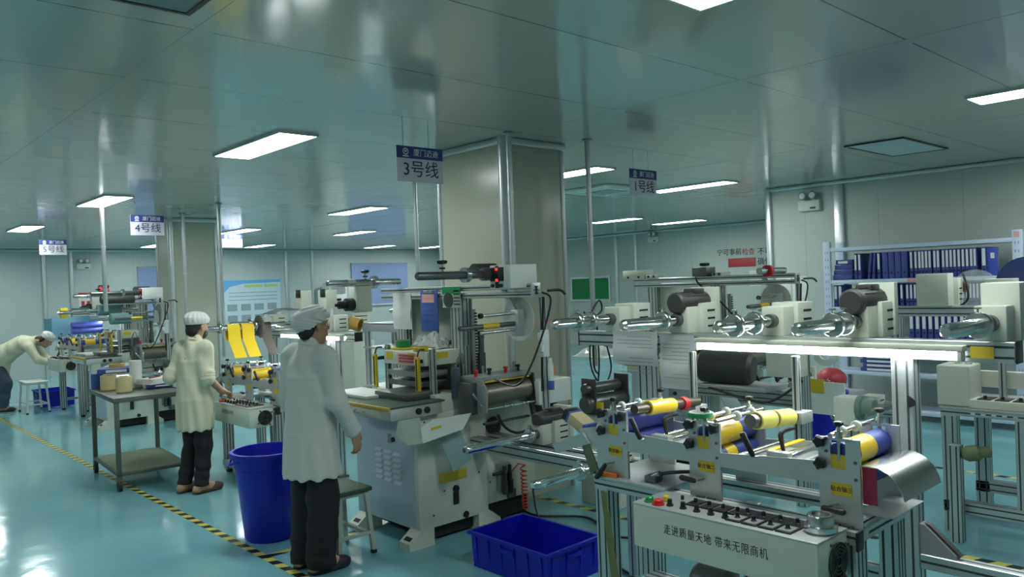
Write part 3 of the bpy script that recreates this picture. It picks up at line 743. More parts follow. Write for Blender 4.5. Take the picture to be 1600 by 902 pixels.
# ---- loose things on the near laminating machine
def tape_roll(p, d, L, ro, ri, mt, core, label, group='tape rolls', name='tape_roll'):
    o = MB().lathe(p, d, [(0, ri+.002), (0, ro-.002), (.002, ro), (L-.002, ro), (L, ro-.002), (L, ri+.002)], 28, close=True).build(name, mt)
    MB().lathe(p, d, [(-.001, ri), (-.001, ri+.003), (L+.001, ri+.003), (L+.001, ri)], 28, close=True).build('core', core, o)
    return tag(o, label, 'tape roll', group)
o = MB().cyl((2.745, 2.205, 1.195), (3.235, 2.205, 1.166), .022, n=20).build('core_shaft', mat('brown core tube', (.10, .085, .06), .35, .4), lamA)
tape_roll((2.84, 2.205, 1.1894), (1, 0, -.0592), .19, .033, .023, M_YELLOW, M_CARD, 'bright yellow film roll on a brown core tube on the nearest machine')
MB().lathe((3.10, 2.205, 1.174), (1, 0, -.0592), [(0, .02), (0, .03), (.02, .033), (.035, .03), (.035, .02)], 20, close=True).build('red_end_collar', M_RED, o)
o = MB().cyl((2.86, 1.70, 1.178), (3.20, 1.69, 1.15), .028, n=20).build('core_shaft', M_DSTEEL, lamA)
tape_roll((2.90, 1.699, 1.175), (1, -.03, -.082), .12, .037, .029, M_PALEYEL, M_CARD, 'pale yellow tape roll nearer the dark shaft tip on the nearest machine')
tape_roll((3.04, 1.695, 1.163), (1, -.03, -.082), .13, .037, .029, M_PALEYEL, M_CARD, 'pale yellow tape roll nearer the clamp block on the nearest machine')
g = PX(1094, 656, 2.74)
tape_roll((g.x, g.y, 1.1985), (0, 0, 1), .02, .05, .042, M_GREEN, M_WHITE, 'green tape roll lying on top of the middle roller plate')
o = MB().lathe((2.59, 1.282, .8865), (0, 0, 1), [(0, .034), (0, .055), (.012, .058), (.018, .058), (.02, .045), (.05, .045), (.055, .042), (.055, .030)], 28, close=True).build('steel_ring', M_STEEL); tag(o, 'machined steel ring standing on the control box top', 'steel ring')
a = PX(950, 738, 2.73)
t = thing('utility_knife', 'orange utility knife lying on the bed plate edge', 'knife', (2.75, 2.37, .88))
MB().prism([(2.702, 2.405), (2.722, 2.41), (2.730, 2.30), (2.708, 2.29)], 'z', .881, .897).build('handle', M_ORANGE, t)
MB().prism([(2.703, 2.4), (2.721, 2.408), (2.72, 2.425), (2.705, 2.425)], 'z', .884, .893).build('blade_slider', M_BLACK, t)
t = thing('tool_clamp', 'small steel hand clamp lying on the bed plate', 'clamp', (2.78, 2.13, .88))
k = MB().box(2.74, 2.80, 2.10, 2.16, .881, .91, b=.006).build('jaw', M_DSTEEL, t)
MB().tube([(2.77, 2.16, .90), (2.80, 2.06, .925), (2.86, 1.98, .93)], .008, 8, 4).build('handle', M_BLACK, t)
MB().cyl((2.76, 2.13, .905), (2.76, 2.09, .925), .012, n=12).build('screw', M_STEEL, t)
# ================================================================== DIE-CUTTING PRESS (near)
press = thing('die_cutting_press', 'large white die-cutting press standing before the big column', 'machine', (3.6, 4.75, 0), 'die-cutting presses')
def P_(mb, name, mt, par=None, **k): return mb.build(name, mt, par or press, **k)
X0, Y0 = 3.085, 4.354
# cabinets
k = MB().box(X0, 3.70, Y0, 5.14, .115, .90, b=.006); cab = P_(k, 'cabinet', M_CREAM)
MB().box(X0-.004, X0, Y0+.04, 5.12, .13, .885, b=.0015).build('side_panel', M_BLUEWHITE, cab)  # side face coloured bluer than the rest of the cream cabinet
k = MB()
for c in range(3):
    for r in range(6):
        y = 4.55+c*.115; z = .40+r*.04 + c*.006
        k.poly([(X0-.004, y, z+.022), (X0-.004, y+.085, z+.022), (X0-.018, y+.082, z), (X0-.018, y+.003, z), (X0-.004, y, z), (X0-.004, y+.085, z)],
               [(0, 1, 2, 3), (3, 2, 5, 4), (0, 3, 4), (1, 5, 2)])
k.build('louvre', M_BLUEWHITE, cab, flat=True)
MB().cyl((X0-.004, 4.63, .71), (X0-.014, 4.63, .71), .018, n=16).build('door_lock', M_BLACK, cab)
MB().box(X0-.007, X0-.003, 4.655, 4.70, .68, .75).build('latch_plate', M_GREY, cab)
MB().cyl((3.40, Y0, .345), (3.40, Y0-.012, .345), .026, n=18).build('door_lock', M_BLACK, cab)
MB().box(3.375, 3.425, Y0-.008, Y0, .235, .325, b=.004).build('lock_plate', M_BLACK, cab)
MB().cyl((3.485, Y0, .145), (3.485, Y0-.008, .145), .024, n=18).build('cable_plug', M_BLACK, cab)
MB().box(3.26, 3.505, Y0-.004, Y0, .405, .475, b=.001).build('yellow_label', M_YLABEL, cab)
k = MB()
for (x, z) in ((3.15, .85), (3.66, .85), (3.15, .2), (3.3, .35), (3.62, .42)): k.cyl((x, Y0, z), (x, Y0-.003, z), .007, n=8)
for i, (x, z) in enumerate(((3.15, .85), (3.66, .85), (3.2, .2), (3.3, .35), (3.62, .42))): MB().cyl((x, Y0, z), (x, Y0-.004, z), .007, n=8).build('screw', M_DSTEEL, cab)
k.bm.free()
k = MB().box(3.705, 4.205, 4.375, 5.14, .16, .93, b=.006); cab2 = P_(k, 'rear_cabinet', M_CREAM)
MB().cyl((3.78, 4.375, .73), (3.78, 4.355, .73), .062, n=28).build('exhaust_fan', M_DARK, cab2)
k = MB()
for r in (.02, .036, .052, .068): k.ring((3.78, 4.357, .73), (3.78, 4.351, .73), r+.002, r-.002, 24)
for i in range(4):
    a = i*PI/2+.78; k.tube([(3.78, 4.354, .73), (3.78+.08*math.cos(a), 4.354, .73+.08*math.sin(a))], .003, 6)
k.build('fan_guard', M_MOTOR, cab2)
for (x, z) in ((3.74, .55), (3.74, .32), (4.16, .85), (4.0, .55), (3.86, .30)): MB().cyl((x, 4.375, z), (x, 4.370, z), .007, n=8).build('screw', M_DSTEEL, cab2)
P_(MB().box(3.25, 4.15, 4.42, 5.08, .02, .16), 'void_shade', M_DARK)  # dark block standing in for the shade in the void under the cabinets
def foot(x, y, sx, sy, lb='machine_foot'):
    o = MB().prism([(y-.02*sy, .0), (y-.02*sy, .13), (y+.10*sy, .13), (y+.10*sy, 0)], 'x', x, x+.10*sx)
    o.prism([(x, .02), (x, .13), (x-.11*sx, .05), (x-.11*sx, .0), (x, 0)], 'y', y-.02*sy, y+.10*sy)
    o = P_(o, lb, M_CREAM)
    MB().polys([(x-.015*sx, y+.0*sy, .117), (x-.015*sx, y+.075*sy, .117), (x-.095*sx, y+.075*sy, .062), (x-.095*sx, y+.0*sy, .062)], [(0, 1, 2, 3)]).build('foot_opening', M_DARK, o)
    MB().cyl((x-.05*sx, y+.04*sy, 0), (x-.05*sx, y+.04*sy, .012), .04, n=14).build('pad', M_BLACK, o)
foot(3.10, 4.37, 1, 1); foot(3.10, 5.02, 1, 1); foot(3.70, 4.37, -1, 1)
# work table with drawer
tb = P_(MB().box(2.84, 3.26, 4.29, 4.99, .905, .985, b=.004), 'work_table', M_PLATE)
MB().box(2.83, 3.28, 4.28, 5.0, .985, .997, b=.003).build('table_mat', M_DGREEN, tb)
MB().box(2.815, 2.835, 4.28, 5.0, .972, .998, b=.004).build('yellow_edge', mat('worn yellow edge', (.55, .40, .07), .5, noise=.25, nscale=14), tb)
dr = MB().box(2.832, 2.842, 4.40, 4.97, .910, .972, b=.003).build('drawer', M_CREAM, tb)
MB().tube([(2.832, 4.70, .95), (2.81, 4.695, .94), (2.81, 4.60, .94), (2.832, 4.595, .95)], .005, 8, 4).build('drawer_pull', M_CHROME, dr)
for x in (3.06, 3.13): MB().cyl((x, 4.29, .945), (x, 4.277, .945), .022, n=16).build('round_button', M_BLACK, tb)
MB().box(2.95, 3.22, 4.75, 5.25, .997, 1.02, b=.005).build('feed_tray', M_WHITE, tb)
MB().box(3.05, 3.35, 4.42, 4.80, .997, 1.045, b=.004).build('die_block', M_DSTEEL, tb)
# press bed and head
P_(MB().box(3.26, 3.72, 4.36, 5.1, .90, 1.02, b=.004), 'press_bed', M_CREAM)
P_(MB().box(3.50, 3.75, 4.47, 4.98, 1.02, 1.22), 'press_frame', M_DSTEEL)
P_(MB().box(3.27, 3.50, 4.52, 4.95, 1.06, 1.10, b=.004), 'lower_platen', M_DSTEEL)
P_(MB().box(3.27, 3.52, 4.52, 4.95, 1.13, 1.17, b=.004), 'upper_platen', M_GREY)
hd = P_(MB().box(3.25, 3.80, 4.46, 4.97, 1.215, 1.315, b=.006), 'press_head', M_CREAM)
MB().box(3.36, 3.46, 4.457, 4.461, 1.26, 1.305).build('yellow_label', M_YLABEL, hd)
for y in (4.62, 4.90): MB().box(3.246, 3.251, y-.045, y+.03, 1.255, 1.305).build('yellow_label', M_YLABEL, hd)
MB().box(3.246, 3.25, 4.56, 4.79, 1.225, 1.30).build('warning_plate', M_PINK, hd)
k = MB()
for i in range(3): k.box(3.243, 3.247, 4.585, 4.765, 1.235+i*.022, 1.246+i*.022)
k.build('warning_lettering', mat('dark red ink', (.30, .05, .05), .6), hd)
for (x, z) in ((3.31, 1.285), (3.31, 1.24)): MB().cyl((x, 4.46, z), (x, 4.453, z), .009, n=8).build('bolt', M_BLACK, hd)
for (x, y) in ((3.30, 4.43), (3.30, 4.99), (3.60, 4.43)):
    prof(MB(), x-.02, x+.02, y-.02, y+.02, 1.0, 1.34, 'z', .04).build('guide_post', PM, press)
    MB().cyl((x, y, 1.34), (x, y, 1.35), .02, n=12).build('post_cap', M_STEEL, press)
for (y, lb) in ((4.49, 0), (5.03, 0)):
    b = P_(MB().box(3.20, 3.225, y-.018, y+.018, 1.035, 1.285, b=.005), 'light_curtain_bar', M_YLABEL)
    MB().box(3.1985, 3.2, y-.007, y+.007, 1.05, 1.27).build('sensor_window', M_BLACK, b)
    MB().tube([(3.212, y, 1.285), (3.23, y, 1.33), (3.28, y+.01, 1.33)], .006, 8, 4).build('sensor_cable', M_BLACK, b)
    MB().box(3.225, 3.30, y-.012, y+.012, 1.24, 1.265).build('clamp_arm', M_BLACK, b)
P_(MB().lathe((3.70, 4.37, 1.02), (0, 0, 1), [(0, .03), (.26, .03), (.26, .022), (.36, .022), (.36, .026), (.42, .026), (.425, 0)], 18), 'height_adjuster', M_DSTEEL)
k = P_(MB().box(3.40, 3.44, 4.30, 4.36, .98, 1.20, b=.004), 'valve_column', mat('blue grey steel', (.09, .12, .16), .4, .5))
MB().tube([(3.42, 4.33, 1.2), (3.46, 4.31, 1.30), (3.50, 4.33, 1.22)], .008, 8, 4).build('valve_elbow', M_STEEL, k)
# feed roller unit
k = MB().prism([(4.06, .90), (4.36, .90), (4.36, 1.12), (4.10, 1.12), (4.05, 1.05)], 'x', 3.46, 3.475); ep = P_(k, 'roller_end_plate', M_GREY)
P_(MB().prism([(4.08, .90), (4.36, .90), (4.36, 1.12), (4.10, 1.12)], 'x', 3.955, 3.97), 'roller_end_plate', M_DSTEEL)
P_(MB().cyl((3.48, 4.18, 1.005), (3.945, 4.18, 1.005), .082, n=40), 'feed_drum', mat('rubbed steel drum', (.22, .20, .165), .38, .6, noise=.1, nscale=7))
P_(MB().box(3.47, 3.96, 4.12, 4.33, 1.105, 1.135, b=.004), 'roller_cover', M_GREY)
P_(MB().box(3.50, 3.93, 4.112, 4.120, 1.095, 1.103), 'yellow_edge', M_YELLOW)
for i in range(4): P_(MB().lathe((3.49+i*.14, 4.19+.02*(i % 2), 1.135), (0, 0, 1), [(0, .012), (.03, .012), (.03, .018), (.045, .018), (.048, 0)], 12), 'pressure_knob', (M_RED, M_BLACK, M_RED, M_BLACK)[i])
for x in (3.60, 3.90): P_(MB().cyl((x, 4.24, 1.13), (x, 4.24, 1.20), .012, n=12), 'pressure_spring', M_STEEL)
P_(MB().box(3.475, 3.50, 4.085, 4.10, .905, 1.06, b=.003), 'scraper_arm', M_CHROME)
P_(MB().cyl((3.47, 4.09, .915), (3.97, 4.09, .915), .007, n=10), 'tie_rod', M_CHROME)
for x in (3.65, 3.71, 3.83, 3.87): P_(MB().ring((x, 4.09, .915), (x+.008, 4.09, .915), .016, .007, 14), 'rod_collar', M_STEEL)
P_(MB().box(3.40, 3.47, 4.15, 4.30, .88, 1.10, b=.01), 'gear_case', M_DSTEEL)
lv = P_(MB().cyl((3.40, 4.12, 1.03), (3.47, 4.10, .93), .007, n=8), 'hand_lever', M_CHROME)
P_(MB().box(3.96, 4.30, 4.05, 4.20, .885, 1.055, b=.004), 'control_cabinet', M_WHITE)
P_(MB().tube([(3.62, 4.12, .86), (3.66, 4.10, .77), (3.76, 4.08, .715), (3.9, 4.08, .735), (4.06, 4.12, .83)], .010, 8, 6), 'cable', M_BLACK)
P_(MB().box(3.50, 3.93, 4.12, 4.15, .80, .815, b=.002), 'tie_bar', M_MOTOR)
k = P_(MB().cyl((3.985, 4.10, .83), (4.01, 4.10, .83), .06, n=24), 'handwheel', mat('dark blue grey paint', (.05, .06, .10), .5))
P_(MB().prism([(4.07, .76), (4.10, .76), (4.13, .90), (4.10, .90)], 'x', 3.93, 3.96), 'crank_arm', M_MOTOR)
P_(MB().tube([(4.06, 4.11, .86), (4.16, 4.12, .87), (4.24, 4.13, .90)], [.012, .026, .020], 8, 4), 'cable_gland', M_BLACK)
# waste chutes of bent sheet
P_(MB().polys([(2.97, 4.15, .93), (2.90, 4.30, .90), (2.90, 4.33, .80), (2.94, 4.25, .74), (2.985, 4.15, .76), (2.972, 4.152, .93), (2.902, 4.302, .90), (2.902, 4.332, .80), (2.942, 4.252, .74), (2.987, 4.152, .76)],
   [(0, 1, 2, 3, 4), (9, 8, 7, 6, 5), (0, 5, 6, 1), (1, 6, 7, 2), (2, 7, 8, 3), (3, 8, 9, 4), (4, 9, 5, 0)]), 'waste_chute', M_CREAM)
P_(MB().prism([(2.985, .76), (2.97, .86), (3.08, .90), (3.40, .90), (3.32, .80)], 'y', 4.145, 4.149), 'chute_panel', M_WHITE)
MB().sheet([(3.20, 4.30, .80), (3.22, 4.14, .53)], (.17, -.0, .06), .004).build('chute_slide', M_TEAL, press)
P_(MB().prism([(3.05, .832), (3.055, .852), (3.14, .856), (3.135, .838)], 'y', 4.143, 4.1455), 'yellow_label', M_YLABEL)
# air unit and coiled hose
au = P_(MB().box(3.80, 3.92, 4.345, 4.373, .24, .44, b=.004), 'air_regulator', M_GREY)
for x in (3.835, 3.89): MB().lathe((x, 4.32, .22), (0, 0, 1), [(0, 0), (0, .018), (.02, .024), (.10, .024), (.10, .017), (.16, .017), (.165, .013), (.21, .013), (.212, 0)], 16).build('filter_bowl', M_BLACK if x > 3.86 else M_MOTOR, au)
MB().cyl((3.74, 4.335, .38), (3.82, 4.335, .38), .012, n=10).build('air_fitting', M_BLACK, au)
pts = []
for i in range(12*12+1):
    a = i/12*2*PI; t = i/(12*12)
    pts.append((4.01+.022*math.cos(a)+.01*t, 4.30+.022*math.sin(a), .40-.33*(t**.8)))
P_(MB().tube([(3.93, 4.34, .37), (3.98, 4.32, .42)] + pts, .0055, 6), 'coiled_air_hose', M_HOSE)
P_(MB().box(3.90, 3.97, 4.345, 4.373, .17, .23, b=.003), 'air_manifold', M_DSTEEL)
# rails running towards the laminator
for xx, zz in ((3.55, .595), (3.72, .595)):
    prof(MB(), xx, xx+.08, 2.86, Y0, zz, zz+.09, 'y').build('connecting_rail', PM, press)
for yy in (2.9, 3.5): prof(MB(), 3.63, 3.72, yy, yy+.05, .60, .66, 'x').build('connecting_rail', PM, press)
prof(MB(), 3.58, 3.66, 2.90, 2.96, .03, .595, 'z').build('rail_leg', PM, press)
drive_unit(press, None, 3.78, tip=3.03, zc=.755, xh=3.66, collars=(3.58,), motor=(3.66, 3.90, .09))
drive_unit(press, None, 3.10, tip=2.955, zc=.665, xh=3.50, collars=(3.32,))
# upper rack
for zz in (1.735, 1.68): prof(MB(), 3.56, 3.64, 3.68, 5.45, zz, zz+.038, 'y').build('upper_rail', PM, press)
MB().box(3.558, 3.642, 3.672, 3.682, 1.678, 1.775, b=.002).build('rail_end', M_ALU, press)
MB().prism([(3.585, 1.70), (3.615, 1.70), (3.605, 1.725), (3.63, 1.725), (3.605, 1.735), (3.615, 1.755), (3.585, 1.755), (3.595, 1.735), (3.57, 1.725), (3.595, 1.725)], 'y', 3.668, 3.674).build('rail_slot', M_BLACK, press)
for xx, y, w_ in ((3.56, 4.42, .08), (3.62, 5.2, .06)): prof(MB(), xx, xx+w_, y, y+.12, .90, 1.69, 'z', .04).build('rack_post', PM, press)
k = MB()
k = P_(MB().box(3.64, 3.652, 4.36, 4.40, 1.05, 1.60), 'toothed_rack', M_PLATE)
for i in range(25): MB().box(3.637, 3.655, 4.350, 4.361, 1.06+i*.021, 1.07+i*.021).build('rack_tooth', M_DARK, k)
P_(MB().box(3.68, 3.69, 4.44, 5.2, 1.02, 1.70, b=.003), 'back_panel', M_CREAM)
# web disc and its arm
P_(MB().lathe((3.66, 3.92, 1.53), (1, 0, 0), [(0, 0), (0, .15), (.012, .15), (.012, 0)], 40), 'web_disc', mat('translucent disc', (.60, .62, .56), .3))
k = P_(MB().box(3.575, 3.635, 3.83, 3.90, 1.42, 1.60, b=.004), 'dancer_bracket', M_PLATE)
for z, mm in ((1.575, M_STEEL), (1.505, M_DSTEEL), (1.465, M_STEEL)):
    MB().cyl((3.10 if mm == M_DSTEEL else 3.28, 3.87, z+(-.004)), (3.58, 3.87, z), .017 if mm == M_DSTEEL else .011, n=14).build('dancer_roller', mm, k)
MB().ring((3.29, 3.87, 1.502), (3.43, 3.87, 1.503), .0195, .0165, 20).build('yellow_tape', M_YLABEL, k)
MB().ring((3.27, 3.87, 1.572), (3.29, 3.87, 1.572), .018, .011, 14).build('end_collar', M_BLACK, k)
MB().prism([(3.88, 1.60), (3.92, 1.60), (4.02, 1.74), (3.98, 1.74)], 'x', 3.60, 3.62).build('swing_arm', M_PLATE, k)
# head control box, motor, big web shafts
hb = P_(MB().box(3.42, 3.66, 3.72, 3.92, 1.745, 1.90, b=.005), 'tension_controller', M_WHITE)
MB().box(3.414, 3.421, 3.775, 3.915, 1.75, 1.895, b=.002).build('front_panel', M_WHITE, hb)
for y, r in ((3.885, 0), (3.80, 0)):
    MB().box(3.409, 3.415, y-.022, y+.022, 1.795, 1.885).build('dial_plate', M_BLACK, hb)
    MB().cyl((3.414, y, 1.765), (3.398, y, 1.765), .012, n=14).build('dial_knob', M_BLACK, hb)
dp = MB().box(3.409, 3.415, 3.829, 3.857, 1.75, 1.895).build('display_panel', M_BLACK, hb)
for z in (1.872, 1.80): text('88', .028, (3.408, 3.843, z), (0, -1, 0), (0, 0, 1), M_LED, 'digits', dp)
def web_shaft(y, xt, z, xr_, cols, knob, mt=M_DSTEEL, r=.026, sleeve=None):
    s_ = P_(MB().lathe((xt, y, z), (1, 0, 0), [(0, 0), (0, r*.8), (.01, r), (xr_-xt-.02, r), (xr_-xt, r*.85), (xr_-xt, 0)], 22), 'web_shaft', mt)
    for cx in cols: MB().ring((cx, y, z), (cx+.035, y, z), r*1.9, r*.95, 22).build('shaft_collar', M_STEEL, s_)
    for kx in knob:
        MB().cyl((kx, y, z+r), (kx, y, z+.075), .008, n=10).build('knob_stem', M_STEEL, s_)
        starknob(MB(), (kx, y, z+.072), (0, 0, 1), .03, .024).build('star_knob', M_BLACK, s_)
        starknob(MB(), (kx, y, z+.04), (0, 0, 1), .018, .012).build('lock_knob', M_BLACK, s_)
    if sleeve: MB().ring((sleeve[0], y, z), (sleeve[1], y, z), r*1.35, r, 22).build('core_sleeve', M_CLEAR, s_)
    return s_
web_shaft(3.93, 2.83, 1.842, 3.42, (3.20,), (3.03,))
P_(MB().cyl((3.36, 3.93, 1.842), (3.43, 3.93, 1.842), .042, n=20), 'shaft_chuck', M_DSTEEL)
P_(MB().lathe((3.40, 4.08, 1.875), (1, 0, 0), [(0, 0), (0, .035), (.012, .046), (.20, .046), (.20, 0)], 22), 'motor', M_MOTOR)
web_shaft(5.20, 2.93, 1.825, 3.58, (3.32,), (3.26,), mt=M_STEEL, sleeve=(3.10, 3.16))
P_(MB().lathe((3.17, 5.25, 1.66), (-1, 0, 0), [(0, 0), (0, .05), (.06, .05), (.065, .03), (.12, .03), (.12, .012), (.15, .012), (.15, 0)], 18), 'brake_unit', M_BLACK)
P_(MB().box(3.17, 3.30, 5.18, 5.30, 1.60, 1.80, b=.004), 'brake_housing', M_CREAM)
# power strip and cables
ps = P_(MB().box(3.64, 3.70, 3.665, 3.70, 1.28, 1.46, b=.008), 'power_strip', M_WHITE)
for z in (1.42, 1.34): MB().box(3.62, 3.645, 3.66, 3.70, z-.025, z+.025, b=.006).build('plug', M_WHITE, ps)
prof(MB(), 3.68, 3.72, 3.70, 3.74, .93, 1.68, 'z', .04).build('rack_post', PM, press)
P_(MB().tube([(3.64, 3.66, 1.71), (3.69, 3.63, 1.66), (3.63, 3.65, 1.45), (3.55, 3.72, 1.2), (3.50, 3.80, 1.10), (3.5, 4.0, 1.13)], .007, 8, 6), 'cable', M_BLACK)
P_(MB().tube([(3.67, 3.68, 1.68), (3.66, 3.70, 1.3), (3.67, 3.72, 1.05)], .008, 8, 6), 'cable', M_BLACK)
P_(MB().tube([(3.70, 3.67, 1.72), (3.77, 3.62, 1.72), (3.80, 3.60, 1.69)], .009, 8, 4), 'cable', M_BLACK)
t = thing('spray_bottle', 'small white and blue bottle hanging below the power strip', 'bottle', (3.70, 3.67, 1.06))
MB().lathe((3.70, 3.665, 1.06), (0, 0, 1), [(0, 0), (0, .02), (.05, .022), (.06, .02), (.06, 0)], 14).build('blue_base', M_BLUE, t)
MB().lathe((3.70, 3.665, 1.12), (0, 0, 1), [(0, .018), (.08, .022), (.13, .012), (.15, .01), (.15, 0)], 14).build('body', M_WHITE, t)
MB().box(3.715, 3.735, 3.655, 3.675, 1.16, 1.21, b=.004).build('orange_trigger', M_ORANGE, t)
# things hung on or lying on the press
a = PX(657, 454, 3.55); c = PX(686, 519, 3.55)
t = thing('clipboard', 'blue clipboard hanging from the rail of the near press', 'clipboard', (3.55, (a.y+c.y)/2, c.z))
MB().box(3.545, 3.552, c.y, a.y, c.z, a.z, b=.002).build('board', M_BLUE, t)
MB().box(3.537, 3.546, c.y+.05, a.y-.05, a.z-.025, a.z-.002, b=.003).build('metal_clip', M_STEEL, t)
MB().box(3.542, 3.5455, c.y+.035, a.y-.025, a.z-.095, a.z-.03).build('pink_note', M_PINK, t)
k = MB()
for i in range(7): k.box(3.542, 3.5455, c.y+.02, a.y-.02, c.z+.05+i*.04, c.z+.0515+i*.04)
k.build('ruled_lines', mat('light blue print', (.12, .2, .5), .6), t)
a = PX(690, 449, 3.54); c = PX(719, 481, 3.54)
t = thing('instruction_card', 'green and grey printed card hanging beside the blue clipboard', 'card', (3.54, (a.y+c.y)/2, c.z))
MB().box(3.545, 3.549, c.y, a.y, c.z, a.z).build('card', mat('grey green card', (.42, .52, .44), .5), t)
MB().box(3.542, 3.546, c.y, a.y, a.z-.05, a.z).build('header', M_GREEN, t)
MB().cyl((3.546, a.y-.07, (a.z+c.z)/2-.02), (3.541, a.y-.07, (a.z+c.z)/2-.02), .055, n=24).build('round_picture', M_MOTOR, t)
k = MB()
for i in range(5): k.box(3.542, 3.546, c.y+.01, c.y+.075, c.z+.02+i*.024, c.z+.03+i*.024)
k.build('printed_lines', M_MOTOR, t)
sheet_h(613, 458, 643, 515, 3.55, 'white sheet hanging from the rail at the left of the blue clipboard', group='sheets hung on the near press')
tape_roll((3.345, 4.85, 1.333), (0, 0, 1), .05, .055, .042, M_GREEN, M_CARD, 'dark green tape roll on top of the press head')
tape_roll((3.345, 4.85, 1.317), (0, 0, 1), .015, .085, .05, M_YLABEL, M_CARD, 'wide flat yellow film roll under the dark green roll')
tape_roll((3.32, 4.57, 1.317), (0, 0, 1), .03, .07, .05, M_YLABEL, M_CARD, 'yellow film roll at the right corner of the press head')
# crumpled waste film on the head
random.seed(3)
k = MB(); N = 16; grid = []
for i in range(N):
    for j in range(N):
        u_ = i/(N-1)-.5; v_ = j/(N-1)-.5
        grid.append((3.545+u_*.20+random.uniform(-.012,.012), 4.74+v_*.36+random.uniform(-.012,.012), 1.319+max(0, .12*(1-3.9*max(u_*u_, v_*v_)))*random.uniform(.25, 1.15)))
k.poly(grid, [(i*N+j, i*N+j+1, (i+1)*N+j+1, (i+1)*N+j) for i in range(N-1) for j in range(N-1)])
px_ = PX(850, 531, 4.97); tag(MB().box(4.52, 4.82, 4.695, 4.6985, 1.415, 1.445).build('paper_strip', M_PINK), 'pink paper strip stuck on the right face of the big column', 'paper strip')
tag(k.build('waste_film', mat('crumpled liner', (.50, .53, .52), .35), angle=15), 'crumpled grey white waste film heaped on the press head', 'waste film')
# ================================================================== THE OTHER LINES
# --- second laminating machine, behind the worker in the middle
lamB, TB = laminator(.43, 5.33, -.11, 'laminating machine with two yellow film webs, beside the worker in a cream coat', full=False, webs=True,
    units=[dict(y=2.05, tip=2.40, collars=(2.55, 2.91), core=1), dict(y=1.46, tip=2.85), dict(y=2.75, tip=2.95)], posts=(1.28, 2.60))
text('走进质量天地', .042, (2.895-.0, 5.33+1.70, .70), (0, -1, 0), (0, 0, 1), M_INK, 'lettering', lamB)
MB().box(3.12, 3.62, 6.52, 7.75, .07, .13, b=.006).build('base_deck', M_GREY, lamB)
for (x, y) in ((3.16, 6.56), (3.16, 7.71), (3.58, 6.56), (3.58, 7.71)):
    k = MB().cyl((x-.012, y, .035), (x+.012, y, .035), .035, n=16); k.box(x-.018, x+.018, y-.02, y+.02, .055, .075); k.build('caster', M_BLACK, lamB)
MB().tube([(3.3, 7.4, .14), (3.2, 7.3, .30), (3.22, 7.15, .16), (3.25, 7.3, .14), (3.3, 7.2, .28), (3.28, 7.05, .14)], .007, 8, 6).build('cable', M_BLACK, lamB)
for y in (7.35, 6.85):
    k = MB().box(3.78, 3.90, y-.11, y+.05, 1.60, 1.78, b=.006).build('meter_box', M_CREAM, lamB)
    MB().box(3.772, 3.781, y-.10, y-.01, 1.71, 1.79, b=.002).build('display', M_BLACK, k)
def web(x0, x1, y, zt, zb, yb, mt, label, r=.034):
    pts = [(x0, y+.03, zt-.12), (x0, y+r, zt)] + [(x0, y+r*math.cos(a), zt+r*math.sin(a)) for a in [PI*k/8 for k in range(1, 8)]] + [(x0, y-r, zt), (x0, y-r-.01, zt-.12), (x0, yb, zb)]
    return tag(MB().sheet(pts, (x1-x0, 0, 0), .0015).build('film_web', mt, None, angle=60), label, 'film web', 'webs hanging from the shaft')
web(3.06, 3.18, 7.38, 1.45, 1.165, 7.20, M_YELLOW, 'bright yellow film web hanging from the long shaft, left of the two')
web(3.20, 3.32, 7.38, 1.45, 1.165, 7.20, M_YELLOW, 'bright yellow film web hanging from the long shaft, right of the two')
web(3.40, 3.50, 7.38, 1.45, 1.17, 7.19, M_BROWNFILM, 'dark brown grey film web hanging right of the yellow webs')
k = MB().lathe((3.383, 7.38, 1.45), (1, 0, 0), [(0, .034), (0, .105), (.012, .105), (.012, .034)], 30, close=True).build('film_roll', M_BROWNFILM)
tag(k, 'dark film roll disc on the long shaft behind the dark web', 'film roll')
tag(MB().sheet([(3.40, 7.36, 1.56), (3.40, 7.0, 1.62), (3.40, 6.75, 1.60)], (.13, 0, 0), .002).build('film_web', M_BROWNFILM), 'dark brown film sheet running level over the lamp', 'film web')
MB().tube([(3.72, 6.6, 1.32), (3.70, 6.65, 1.15), (3.68, 6.62, 1.02), (3.68, 6.5, .95)], .012, 8, 5).build('lamp_cable', M_WHITE, lamB)
# --- far laminating machine at the left edge
lamC, TC = laminator(.45, 11.9, 0, 'far laminating machine with the bending worker leaning over its control box', full=False, units=[dict(y=2.6, tip=2.75, collars=(2.95, 3.1)), dict(y=1.8, tip=2.85), dict(y=1.35, tip=2.8, motor=(3.33, 3.56, .11))])
tape_roll((3.25, 14.5, 1.56), (1, 0, 0), .10, .085, .05, M_YLABEL, M_CARD, 'brownish yellow tape roll high on the shaft of the far left machine')
MB().cyl((3.30, 14.05, 1.36), (3.75, 14.05, 1.36), .05, n=20).cyl((3.30, 14.05, 1.27), (3.75, 14.05, 1.27), .05, n=20).build('upper_roller', M_BLUEROLL, lamC)
MB().box(3.2, 3.9, 14.85, 14.87, 1.10, 1.50).build('side_shield', mat('light blue acrylic', (.20, .45, .62), .3), lamC)
MB().box(3.3, 3.9, 15.9, 15.92, 1.1, 1.45).build('reflection_plate', M_CHROME, lamC)  # added chrome plate that stands for bright reflections on the machine
